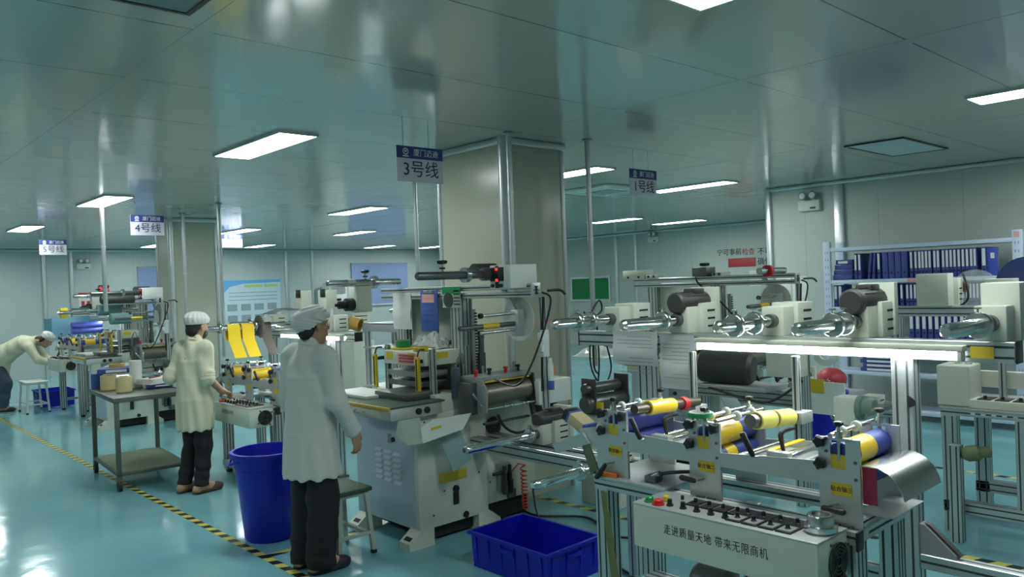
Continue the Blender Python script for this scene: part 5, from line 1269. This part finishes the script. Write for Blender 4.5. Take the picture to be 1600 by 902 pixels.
for i in range(100):
    a = i/10*2*PI; u_ = i/100; pts.append((4.58+.03*math.cos(a)+.30*u_, 3.90-.10*u_, .72+.035*math.sin(a)+.12*u_))
MB().tube(pts, .006, 6).build('coiled_air_hose', M_HOSE, wd)
MB().tube([(4.9, 3.82, .86), (5.0, 3.85, 1.05), (4.95, 3.95, 1.12), (5.1, 4.0, 1.0)], .006, 6, 5).build('air_hose', M_HOSE, wd)
# cables hanging by the pipe and on the floor
pc = PY(928, 500, 4.36)
cl = thing('cable_bundle', 'bundle of black cables looped beside the steel pipe right of the column', 'cable', (pc.x, 4.36, 1.0))
for s_, pts in enumerate((((918, 500), (935, 470), (940, 485), (925, 505), (922, 560), (930, 590), (945, 600), (955, 575), (948, 540)), ((912, 488), (925, 505), (928, 570), (935, 585)), ((932, 500), (936, 560), (934, 600), (925, 640), (922, 655)))):
    MB().tube([PY(x, y, 4.36-.012*s_) for x, y in pts], .007, 8, 6).build('loop', M_BLACK, cl)
tag(MB().tube([(3.62, 2.95, .012), (3.75, 3.3, .012), (3.9, 3.35, .012), (4.3, 3.9, .012), (4.1, 4.25, .012), (4.15, 4.5, .012)], .009, 8, 6).build('floor_cable', M_BLACK), 'black cable lying on the floor behind the blue crate', 'cable')
tag(MB().tube([(4.0, 4.2, .30), (3.93, 4.05, .05), (3.98, 3.8, .012), (4.2, 3.3, .012)], .008, 8, 6).build('floor_cable', M_BLACK), 'black cable dropping from the press to the floor', 'cable')
# sack of clear plastic on the right hand press
random.seed(21); k = MB(); N = 12; g = []
ctr = PX(925, 612, 5.72) + Vector((.12, .02, 0))
for i in range(N):
    for j in range(N):
        u_ = i/(N-1)-.5; v_ = j/(N-1)-.5; g.append((ctr.x+u_*.28, ctr.y+v_*.45, 1.026+max(0, .10*(1-4*max(u_*u_, v_*v_)))*random.uniform(.3, 1.2)))
k.poly(g, [(i*N+j, i*N+j+1, (i+1)*N+j+1, (i+1)*N+j) for i in range(N-1) for j in range(N-1)])
tag(k.build('plastic_sheet', mat('crumpled clear plastic', (.62, .66, .64), .2), angle=12), 'crumpled clear plastic lying on the table of the right hand press', 'plastic sheet')
# ================================================================== THE WORKERS
class Field:
    """a distance field on a grid: shapes blend smoothly into one continuous skin"""
    def __init__(s, lo, hi, h):
        s.lo = np.array(lo, np.float32); s.h = h
        s.n = np.ceil((np.array(hi)-np.array(lo))/h).astype(int)+1
        s.v = np.full(s.n, 1.0, np.float32)
    def win(s, a, b):
        i0 = np.maximum(0, np.floor((np.array(a)-s.lo)/s.h).astype(int)); i1 = np.minimum(s.n, np.ceil((np.array(b)-s.lo)/s.h).astype(int)+1)
        if (i1 <= i0).any(): return None
        g = [s.lo[k]+s.h*np.arange(i0[k], i1[k], dtype=np.float32) for k in range(3)]
        P = np.stack(np.meshgrid(*g, indexing='ij'), -1)
        return tuple(slice(i0[k], i1[k]) for k in range(3)), P
    def mix(s, sl, d, k, sub=False):
        o = s.v[sl]
        if sub:
            d = -d; hh = np.clip(.5-.5*(o-d)/k, 0, 1) if k > 0 else (d > o).astype(np.float32)
            s.v[sl] = o*(1-hh)+d*hh + (k*hh*(1-hh) if k > 0 else 0)
        else:
            if k <= 0: s.v[sl] = np.minimum(o, d); return
            hh = np.clip(.5+.5*(o-d)/k, 0, 1); s.v[sl] = o*(1-hh)+d*hh-k*hh*(1-hh)
    def cap(s, a, b, ra, rb=None, k=.015, sub=False):
        a = np.array(a, np.float32); b = np.array(b, np.float32); rb = ra if rb is None else rb
        m = max(ra, rb)+k+3*s.h
        w_ = s.win(np.minimum(a, b)-m, np.maximum(a, b)+m)
        if w_ is None: return s
        sl, P = w_; ab = b-a; t = np.clip(((P-a)@ab)/max(1e-9, ab@ab), 0, 1)
        d = np.linalg.norm(P-a-t[..., None]*ab, axis=-1)-(ra+(rb-ra)*t)
        s.mix(sl, d, k, sub); return s
    def ell(s, c, r, k=.015, R=None, sub=False, zmin=None):
        c = np.array(c, np.float32); r = np.array(r, np.float32); m = r.max()+k+3*s.h
        w_ = s.win(c-m, c+m)
        if w_ is None: return s
        sl, P = w_; Q = P-c
        if R is not None: Q = Q@np.array(R, np.float32)
        q = np.linalg.norm(Q/r, axis=-1); d = (q-1)*q/np.maximum(1e-6, np.linalg.norm(Q/(r*r), axis=-1))
        if zmin is not None: d = np.maximum(d, zmin-P[..., 2])
        s.mix(sl, d, k, sub); return s
    def ecap(s, a, b, r0, r1, k=.02, R=None, ext=0.):
        """elliptic cone between two points; r = (side, depth) radii; side axis = R[0], depth axis = R[1]"""
        a = np.array(a, np.float32); b = np.array(b, np.float32); ab = b-a; L = np.linalg.norm(ab); ax = ab/L
        sx = np.array(R[0] if R is not None else (1, 0, 0), np.float32); sx = sx-ax*(sx@ax); sx /= np.linalg.norm(sx); sy = np.cross(ax, sx)
        m = max(*r0, *r1)+k+3*s.h
        w_ = s.win(np.minimum(a, b)-m, np.maximum(a, b)+m)
        if w_ is None: return s
        sl, P = w_; Q = P-a; z = Q@ax; t = np.clip(z/L, 0, 1)
        rx = r0[0]+(r1[0]-r0[0])*t; ry = r0[1]+(r1[1]-r0[1])*t
        q = np.sqrt(((Q@sx)/rx)**2+((Q@sy)/ry)**2); d = (q-1)*np.minimum(rx, ry)
        e = np.maximum(z-L, -z)-ext
        dd = np.where(e > 0, np.where(d > 0, np.sqrt(d*d+e*e), e), np.maximum(d, e))
        s.mix(sl, dd, k); return s
    def cut(s, n, off):
        """keep only the side where n.p < off"""
        g = [s.lo[k]+s.h*np.arange(s.n[k], dtype=np.float32) for k in range(3)]
        d = n[0]*g[0][:, None, None]+n[1]*g[1][None, :, None]+n[2]*g[2][None, None, :]-off
        s.v = np.maximum(s.v, d); return s
    def wrinkle(s, fn):
        g = [s.lo[k]+s.h*np.arange(s.n[k], dtype=np.float32) for k in range(3)]
        s.v = s.v+fn(g[0][:, None, None], g[1][None, :, None], g[2][None, None, :]); return s
    def mesh(s):
        v = s.v; n = v.shape; ins = v < 0
        c = np.zeros((n[0]-1, n[1]-1, n[2]-1), np.int8)
        for dx in (0, 1):
            for dy in (0, 1):
                for dz in (0, 1): c += ins[dx:n[0]-1+dx, dy:n[1]-1+dy, dz:n[2]-1+dz]
        act = (c > 0) & (c < 8); idx = -np.ones(act.shape, int); I = np.argwhere(act); idx[act] = np.arange(len(I))
        acc = np.zeros((len(I), 3)); cnt = np.zeros(len(I))
        off = [(a, b, d) for a in (0, 1) for b in (0, 1) for d in (0, 1)]
        for p in off:
            for ax in range(3):
                if p[ax]: continue
                q = list(p); q[ax] = 1
                A = v[I[:, 0]+p[0], I[:, 1]+p[1], I[:, 2]+p[2]]; B = v[I[:, 0]+q[0], I[:, 1]+q[1], I[:, 2]+q[2]]
                mk = (A < 0) != (B < 0); t = np.where(mk, A/np.where(A == B, 1, A-B), 0)
                pos = np.tile(np.array(p, float), (len(I), 1)); pos[:, ax] += t
                acc[mk] += pos[mk]; cnt[mk] += 1
        V = s.lo+s.h*(I+acc/np.maximum(cnt, 1)[:, None])
        Fs = []
        for ax in range(3):
            u_, w_ = (ax+1) % 3, (ax+2) % 3
            sl0 = [slice(None)]*3; sl1 = [slice(None)]*3; sl0[ax] = slice(0, -1); sl1[ax] = slice(1, None)
            A = ins[tuple(sl0)]; B = ins[tuple(sl1)]
            E_ = np.argwhere(A != B)
            E_ = E_[(E_[:, u_] > 0) & (E_[:, w_] > 0) & (E_[:, u_] < n[u_]-1) & (E_[:, w_] < n[w_]-1)]
            def at(du, dw):
                q = E_.copy(); q[:, u_] -= du; q[:, w_] -= dw; return idx[q[:, 0], q[:, 1], q[:, 2]]
            q = np.stack([at(1, 1), at(0, 1), at(0, 0), at(1, 0)], 1)
            fl = A[E_[:, 0], E_[:, 1], E_[:, 2]]; q[~fl] = q[~fl][:, ::-1]
            Fs.append(q)
        Fq = np.concatenate(Fs); Fq = Fq[(Fq >= 0).all(1)]
        return V, Fq
    def build(s, name, mt, T, par, smooth=1):
        V, Fq = s.mesh()
        me = bpy.data.meshes.new(name)
        V = np.array([(T @ Vector(p))[:] for p in V])
        ctr = (V.min(0)+V.max(0))/2; V = V-ctr
        # two rounds of light relaxing take out the grid steps
        for _ in range(smooth):
            acc = np.zeros_like(V); cn = np.zeros(len(V))
            for a, b in ((0, 1), (1, 2), (2, 3), (3, 0)):
                np.add.at(acc, Fq[:, a], V[Fq[:, b]]); np.add.at(acc, Fq[:, b], V[Fq[:, a]]); np.add.at(cn, Fq[:, a], 1); np.add.at(cn, Fq[:, b], 1)
            V = V*.5+.5*acc/np.maximum(cn, 1)[:, None]
        me.from_pydata(V.tolist(), [], Fq.tolist()); me.materials.append(mt)
        for p in me.polygons: p.use_smooth = True
        o = bpy.data.objects.new(name, me); C.objects.link(o); put(o, Vector(ctr.tolist()), par)
        return o
M_SKIN = mat('skin', (.42, .24, .155), .5, noise=.06, nscale=30)
M_COAT1 = mat('pale work coat', (.56, .58, .54), .75, bump=.35, bscale=7)
M_COAT2 = mat('cream work coat', (.58, .58, .43), .75, bump=.35, bscale=7)
M_TROUSER = mat('black trousers', (.010, .010, .013), .8, bump=.15, bscale=12)
M_JEANS = mat('dark blue jeans', (.04, .065, .10), .8, bump=.15, bscale=12)
M_CAP = mat('white cap', (.60, .61, .59), .8, bump=.1, bscale=20)
M_HAIR = mat('black hair', (.012, .010, .009), .55, bump=.3, bscale=90)
M_SLIP = mat('brown slipper', (.07, .035, .022), .6)
M_NSLIP = mat('navy slipper', (.015, .016, .03), .6)
M_EYE = mat('eye white', (.6, .6, .58), .2)
M_LIP = mat('lips', (.34, .15, .12), .5)
def rotz(a): return np.array([[math.cos(a), -math.sin(a), 0], [math.sin(a), math.cos(a), 0], [0, 0, 1]])
def rotx(a): return np.array([[1, 0, 0], [0, math.cos(a), -math.sin(a)], [0, math.sin(a), math.cos(a)]])
def rotv(v, ax, a):
    v = np.array(v, float); ax = np.array(ax, float); return v*math.cos(a)+np.cross(ax, v)*math.sin(a)+ax*(ax@v)*(1-math.cos(a))
def unit(v): v = np.array(v, float); return v/np.linalg.norm(v)
def hand(f, w_, d, pn, th, curl=.35):
    """palm and five fingers: w_ wrist, d towards the fingertips, pn palm normal, th towards the thumb side"""
    d = unit(d); pn = unit(np.array(pn)-d*(np.array(pn)@d)); th_ = unit(np.cross(d, pn)); th_ = th_ if th_@np.array(th) > 0 else -th_
    R = np.stack([th_, d, pn], 1)
    f.ell(w_+d*.048, (.040, .052, .015), .012, R); f.cap(w_-d*.02, w_+d*.03, .024, .027, .015)
    for i, (o, L) in enumerate(((.029, .074), (.010, .084), (-.010, .078), (-.028, .060))):
        p = w_+d*.088+th_*o-pn*.001*(i % 2); dd = d.copy(); ax = unit(np.cross(d, pn)); c_ = curl*(1+.12*i)
        for k, fr in enumerate((.45, .31, .24)):
            dd = rotv(dd, ax, c_*(.7 if k == 0 else 1)); q = p+dd*L*fr
            f.cap(p, q, .0092-.0008*k, .0085-.0008*k, .006); p = q
    p = w_+d*.022+th_*.030; dd = unit(d*.72+th_*.62+pn*.30)
    for L, r in ((.036, .0125), (.030, .0105), (.024, .0095)):
        q = p+dd*L; f.cap(p, q, r, r-.0012, .008); p = q; dd = unit(dd+pn*.22+d*.28)
def person(name_label, loc, yaw, J, coat, trousers, slip, capkind, h=.0055, glasses=False, group='workers', shoes='clog', mask=False):
    """J: joints in the person's own frame (x to the right hand, y forward, z up)"""
    T = Matrix.Translation(loc) @ Matrix.Rotation(yaw, 4, 'Z')
    root = thing('person', name_label, 'person', loc, group)
    J = {k: np.array(v, float) for k, v in J.items() if k not in ('hyaw', 'hpitch', 'curl', 'sl')} | {k: J[k] for k in ('hyaw', 'hpitch', 'curl', 'sl') if k in J}
    pts = np.array([v for k_, v in J.items() if isinstance(v, np.ndarray) and v.shape == (3,) and k_ not in ('tz', 'tr', 'hemr', 'hipr', 'cuffL', 'cuffR')])
    lo = pts.min(0)-.24; hi = pts.max(0)+.26; lo[2] = -.01
    HR = rotz(J.get('hyaw', 0)) @ rotx(J.get('hpitch', 0)); hc = J['head']
    H_ = lambda x, y, z: hc + HR @ np.array((x, y, z), float)
    f = Field(lo, hi, h)
    tors = unit(J['neck']-J['pelvis'])
    # --- body
    f.ell(J['pelvis'], (.125, .085, .10), .03); f.cap(J['pelvis'], J['chest'], .09, .105, .05); f.cap(J['chest'], J['neck']-tors*.05, .10, .06, .04)
    f.cap(J['neck']-tors*.06, H_(0, -.02, -.07), .056, .050, .025)
    for s_ in 'LR':
        f.cap(J['chest']+(J['sh'+s_]-J['chest'])*.3, J['sh'+s_], .06, .052, .03)
        f.cap(J['sh'+s_], J['el'+s_], .050, .038, .02); f.cap(J['el'+s_], J['wr'+s_], .039, .026, .015)
        f.cap(J['hip'+s_], J['kn'+s_], .082, .052, .03); f.cap(J['kn'+s_], J['an'+s_], .055, .036, .02)
        fd = unit((J['toe'+s_]-J['an'+s_])*np.array((1, 1, 0)))
        ank = J['an'+s_]; hl = ank-fd*.045; hl[2] = .042; ball = ank+fd*.115; ball[2] = .038; tip = ank+fd*.165; tip[2] = .032
        f.cap(ank, hl, .036, .034, .02); f.cap(hl, ball, .034, .036, .02); f.cap(ank, ball, .036, .030, .03); f.cap(ball, tip, .034, .022, .015)
        hd = J.get('hd'+s_, J['wr'+s_]-J['el'+s_]); hand(f, J['wr'+s_], hd, J.get('pn'+s_, (1 if s_ == 'L' else -1, 0, 0)), J.get('th'+s_, (0, 1, .2)), J.get('curl', .35))
    # --- head
    f.ell(H_(0, -.012, .035), (.074, .094, .088), .02, HR); f.ell(H_(0, .022, -.045), (.058, .068, .068), .03, HR)
    f.ell(H_(0, .052, -.092), (.026, .026, .018), .025, HR)
    f.cap(H_(0, .085, .022), H_(0, .102, -.016), .008, .011, .012)
    for s_ in (-1, 1):
        f.cap(H_(.014*s_, .080, .030), H_(.042*s_, .070, .026), .009, .007, .010); f.ell(H_(.038*s_, .062, -.018), (.020, .018, .016), .015, HR)
        f.ell(H_(.031*s_, .086, .010), (.014, .012, .009), .006, HR, sub=True)
        f.cap(H_(.074*s_, -.006, .014), H_(.074*s_, -.002, -.026), .011, .008, .006); f.ell(H_(.080*s_, .0, -.002), (.006, .014, .022), .004, HR)
    f.cap(H_(-.018, .082, -.048), H_(.018, .082, -.048), .0065, .0065, .006); f.cap(H_(-.015, .082, -.059), H_(.015, .082, -.059), .007, .007, .006)
    body = f.build('body', M_SKIN, T, root)
    W = lambda p: T @ Vector(p)
    for s_ in (-1, 1):
        MB().ball(W(H_(.031*s_, .073, .010)), .0115, 10).build('eye', M_EYE, root); MB().ball(W(H_(.031*s_, .0805, .010)), .0055, 8).build('iris', M_HAIR, root)
        MB().tube([W(H_(.014*s_, .088, .034)), W(H_(.030*s_, .087, .039)), W(H_(.046*s_, .074, .034))], .0035, 6, 2).build('eyebrow', M_HAIR, root)
    MB().tube([W(H_(-.020, .083, -.053)), W(H_(0, .0905, -.052)), W(H_(.020, .083, -.053))], [.003, .0065, .003], 8, 3).build('lips', M_LIP, root)
    # --- hair
    b = .16
    g = Field(hc-b, hc+b, .005); g.ell(H_(0, -.016, .035), (.080, .098, .094), .0, HR); g.ell(H_(0, -.045, -.035), (.068, .062, .055), .02, HR)
    n = HR @ np.array((0, 1, -.45)); n = n/np.linalg.norm(n); g.cut(n, float(n @ H_(0, .004, .03)))
    g.build('hair', M_HAIR, T, root)
    # --- cap
    g = Field(hc-.24, hc+.24, .005)
    if capkind == 'puffy':
        g.ell(H_(0, -.028, .058), (.098, .118, .072), 0, HR @ rotx(.4)); g.ell(H_(0, -.068, .025), (.086, .070, .072), .03, HR); g.ell(H_(0, .025, .062), (.083, .078, .050), .03, HR)
        n = HR @ np.array((0, .45, -1)); n = n/np.linalg.norm(n); g.cut(n, float(n @ H_(0, -.06, -.012)))
        g.wrinkle(lambda x, y, z: .0035*np.sin(60*(y-hc[1])+25*(x-hc[0])+18*np.sin(22*(z-hc[2])))+.003*np.sin(75*(x-hc[0])+40*(z-hc[2])))
    else:
        g.ell(H_(0, -.012, .075), (.092, .112, .072), 0, HR); g.ecap(H_(0, -.012, .018), H_(0, -.012, .085), (.084, .104), (.092, .112), .015, HR.T)
        n = HR @ np.array((0, .12, -1)); n = n/np.linalg.norm(n); g.cut(n, float(n @ H_(0, 0, .030)))
        g.wrinkle(lambda x, y, z: .0028*np.sin(16*np.arctan2(y-hc[1], x-hc[0]))*(z > hc[2]+.045)+.001*np.sin(90*(z-hc[2])))
    cp = g.build('cap', M_CAP, T, root)
    if mask:
        g = Field(hc-.14, hc+.14, .005); g.ell(H_(0, .034, -.050), (.062, .066, .062), 0, HR); n = HR @ np.array((0, -1, .25)); n = n/np.linalg.norm(n); g.cut(n, float(n @ H_(0, .035, -.03)))
        g.build('face_mask', M_BLACK, T, root)
    if glasses:
        k = MB()
        for s_ in (-1, 1):
            k.tube([W(H_(.031*s_+.021*math.cos(a), .094-.006*abs(math.cos(a)), .010+.017*math.sin(a))) for a in [PI*2*i/16 for i in range(17)]], .0017, 6)
            k.tube([W(H_(.052*s_, .088, .014)), W(H_(.074*s_, .05, .016)), W(H_(.080*s_, -.01, .012))], .0017, 6)
        k.tube([W(H_(-.010, .096, .014)), W(H_(.010, .096, .014))], .0017, 6); k.build('glasses', M_STEEL, root)
    # --- trousers
    g = Field(lo, hi, .008)
    for s_ in 'LR':
        an = J['an'+s_].copy(); an[2] = J.get('tz', np.array((.075,)))[0]
        g.cap(J['hip'+s_], J['kn'+s_], .088, J.get('tr', np.array((.085, .075, 0)))[0], .04); g.cap(J['kn'+s_], an, J.get('tr', np.array((.085, .075, 0)))[0], J.get('tr', np.array((.085, .075, 0)))[1], .03)
    g.ell(J['pelvis'], (.145, .105, .12), .05)
    g.cut((0, 0, -1), -J.get('tz', np.array((.075,)))[0]+.003)
    up = unit(J['pelvis']-J['hem'])
    if abs(up[1]) < .3: g.cut(up, float(up @ J['hem'])+.06)
    g.wrinkle(lambda x, y, z: .004*np.sin(38*z+14*x+9*y)*np.exp(-((z-.35)/.3)**2)+.003*np.sin(70*z+20*y)*(z < .25))
    g.build('trousers', trousers, T, root)
    # --- slippers
    for s_ in 'LR':
        fd = unit((J['toe'+s_]-J['an'+s_])*np.array((1, 1, 0))); sd = np.array((fd[1], -fd[0], 0)); c = J['an'+s_]+fd*.055
        g = Field(np.array((c[0]-.2, c[1]-.2, -.01)), np.array((c[0]+.2, c[1]+.2, .14)), .005)
        R = np.stack([sd, fd, np.array((0, 0, 1))], 1); cz = c.copy(); cz[2] = .018
        g.ell(cz+fd*.04, (.050, .10, .022), .01, R); g.ell(cz-fd*.07, (.040, .075, .020), .03, R)
        if shoes == 'clog': cz2 = cz+fd*.075; cz2[2] = .035; g.ell(cz2, (.049, .078, .044), .012, R)
        g.cut((0, 0, -1), -.002); g.build('slipper', slip, T, root)
    # --- coat
    g = Field(lo, hi, .008); ch, pe, nk = J['chest'], J['pelvis'], J['neck']
    sd = unit(J['shR']-J['shL']); R = np.stack([sd, np.array((0, 1., 0)), np.array((0, 0, 1.))])
    sl = J.get('sl', 1.0); rs = lambda r: (r[0]*sl, r[1]*sl)
    hem = J['hem']; wa = pe+(ch-pe)*.55
    g.ecap(hem, pe, rs(J['hemr']), rs(J['hipr']), .006, R, ext=.015); g.ecap(pe, wa, rs(J['hipr']), rs((.195, .148)), .006, R, ext=.015); g.ecap(wa, ch, rs((.195, .148)), rs((.185, .135)), .006, R, ext=.015)
    g.ecap(ch, nk-tors*.035, rs((.185, .135)), (.085, .075), .006, R, ext=.015)
    for s_ in 'LR':
        sh, el, wr = J['sh'+s_], J['el'+s_], J['wr'+s_]
        g.cap(ch+(sh-ch)*.4+tors*.02, sh, .080*sl, .070*sl, .06); g.cap(sh, el, .074*sl, .062*sl, .05)
        end = J.get('cuff'+s_, None); f1 = .90 if end is None else float(end[0])
        if f1 > 0: g.cap(el, el+(wr-el)*f1, .064*sl, .052, .03)
        else:
            q = sh+(el-sh)*(1+f1); g.cap(q-unit(el-sh)*.03, q+unit(el-sh)*.03, .070*sl, .072*sl, .012)
    g.cap(nk-tors*.05, nk+tors*.012, .075, .070, .02); g.cap(nk-tors*.0+np.array((0, .01, 0)), nk+tors*.12, .056, .058, .006, sub=True)
    p = hem-unit(pe-hem)*.0; nn = unit(hem-pe); g.cut(nn, float(nn@p)+.0)
    # open the hem from below and the cuffs, so the cloth hangs like cloth
    g.wrinkle(lambda x, y, z: .0055*np.sin(6.0*np.arctan2(y-hem[1], x-hem[0])*2+5*z)*np.clip((pe[2]+.15-z)/.4, 0, 1)
              + .006*np.sin(14*z+16*x+22*y+3*np.sin(9*y)+2*np.sin(13*x))*np.clip((z-pe[2])/.3, 0, 1)+.0025*np.sin(40*(x+y)+11*z))
    g.build('coat', coat, T, root, smooth=4)
    # sewn lines: collar, cuffs, hem
    col = MB(); pts2 = []
    for i in range(25):
        a = 2*PI*i/24; pts2.append(W(nk+tors*.010+np.array((.066*math.cos(a), .066*math.sin(a)+.004, -.012*math.sin(a)))))
    col.tube(pts2, .010, 8); col.build('collar', coat, root)
    for s_ in 'LR':
        sh, el, wr = J['sh'+s_], J['el'+s_], J['wr'+s_]; end = J.get('cuff'+s_, None); f1 = .90 if end is None else float(end[0])
        q = el+(wr-el)*f1 if f1 > 0 else sh+(el-sh)*(1+f1)+unit(el-sh)*.02; ax = unit(wr-el) if f1 > 0 else unit(el-sh); r = .051 if f1 > 0 else .073*sl
        k = MB()
        for j in ((0,) if f1 > 0 else (0, -.03, -.055)): k.lathe(W(q+ax*(j+.0)), (T.to_3x3() @ Vector(ax)), [(-.012, r-.004), (-.010, r+.003), (.010, r+.004), (.012, r-.004)], 22, close=True)
        k.build('cuff', coat, root)
    return root
def stand(h=1.72, stance=.10, lean=.0):
    k = h/1.72
    return dict(pelvis=(0, 0, .90*k), chest=(0, lean*.5, 1.26*k), neck=(0, lean, 1.465*k), head=(0, lean+.035, 1.595*k),
        shL=(-.185, lean*.8, 1.40*k), shR=(.185, lean*.8, 1.40*k), hipL=(-.09, 0, .86*k), hipR=(.09, 0, .86*k), knL=(-stance, .02, .48*k), knR=(stance, .02, .48*k),
        anL=(-stance, -.02, .085), anR=(stance, -.02, .085), toeL=(-stance-.02, .12, .03), toeR=(stance+.02, .12, .03),
        hem=(0, 0, .62*k), hemr=(.225, .185, 0), hipr=(.205, .165, 0))
# facing +x of the room is yaw -90 degrees
J1 = stand(1.67, .09, .02)
J1.update(sl=.93, tz=(.04, 0, 0), elL=(-.235, -.01, 1.08), elR=(.235, .05, 1.08), wrL=(-.24, .10, .87), wrR=(.215, .185, .865), hdR=(-.05, .25, -1), hdL=(.05, .25, -1), pnR=(-1, -.25, 0), pnL=(1, -.25, 0),
    tr=(.098, .092, 0), hyaw=-.15, hpitch=-.02, curl=.38)
person('standing worker in a pale grey work coat, black trousers and puffy white cap, from behind', (2.41, 4.565, 0), math.radians(-85), J1, M_COAT1, M_TROUSER, M_NSLIP, 'puffy', glasses=True)
J2 = stand(1.60, .085, .03)
J2.update(sl=.86, shL=(-.165, .02, 1.30), shR=(.165, .02, 1.30), elL=(-.195, -.09, 1.05), wrL=(-.17, .12, .98), elR=(.20, .0, 1.04), wrR=(.195, .145, .905), hdR=(-.15, .95, -.35), pnR=(0, -.25, -1), thR=(-1, .2, 0), hdL=(.3, .9, -.1), pnL=(0, -.2, -1), thL=(1, 0, 0),
    cuffL=(-.05, 0, 0), cuffR=(-.05, 0, 0), tr=(.075, .062, 0), hyaw=-.05, hpitch=-.10, curl=.5, hem=(0, .0, .565), hemr=(.205, .170, 0), knL=(-.085, .03, .47), anL=(-.10, -.06, .085), toeL=(-.12, .1, .03))
person('middle worker in a cream coat with rolled sleeves at the yellow web machine', (2.65, 7.17, 0), math.radians(-74), J2, M_COAT2, M_TROUSER, M_SLIP, 'flat', mask=True)
J3 = dict(pelvis=(0, -.12, .86), chest=(0, .25, 1.09), neck=(0, .46, 1.13), head=(0, .60, 1.12), shL=(-.18, .40, 1.03), shR=(.18, .40, 1.03), elL=(-.24, .52, .80), elR=(.24, .54, .82),
    wrL=(-.16, .72, .72), wrR=(.16, .76, .74), hipL=(-.09, -.12, .82), hipR=(.09, -.12, .82), knL=(-.11, -.10, .46), knR=(.12, .02, .46), anL=(-.12, -.22, .085), anR=(.13, -.04, .085), toeL=(-.13, -.05, .03), toeR=(.15, .12, .03),
    hem=(0, -.20, .62), hemr=(.23, .23, 0), hipr=(.21, .20, 0), hdL=(0, .9, -.3), hdR=(0, .9, -.3), pnL=(0, -.3, -1), pnR=(0, -.3, -1), thL=(1, 0, 0), thR=(-1, 0, 0), tr=(.095, .085, 0), hpitch=-.75, curl=.4)
person('bending worker in a cream coat and blue jeans leaning over the far left machine', (2.56, 15.06, 0), math.radians(-118), J3, M_COAT2, M_JEANS, M_BLACK, 'flat', h=.007)
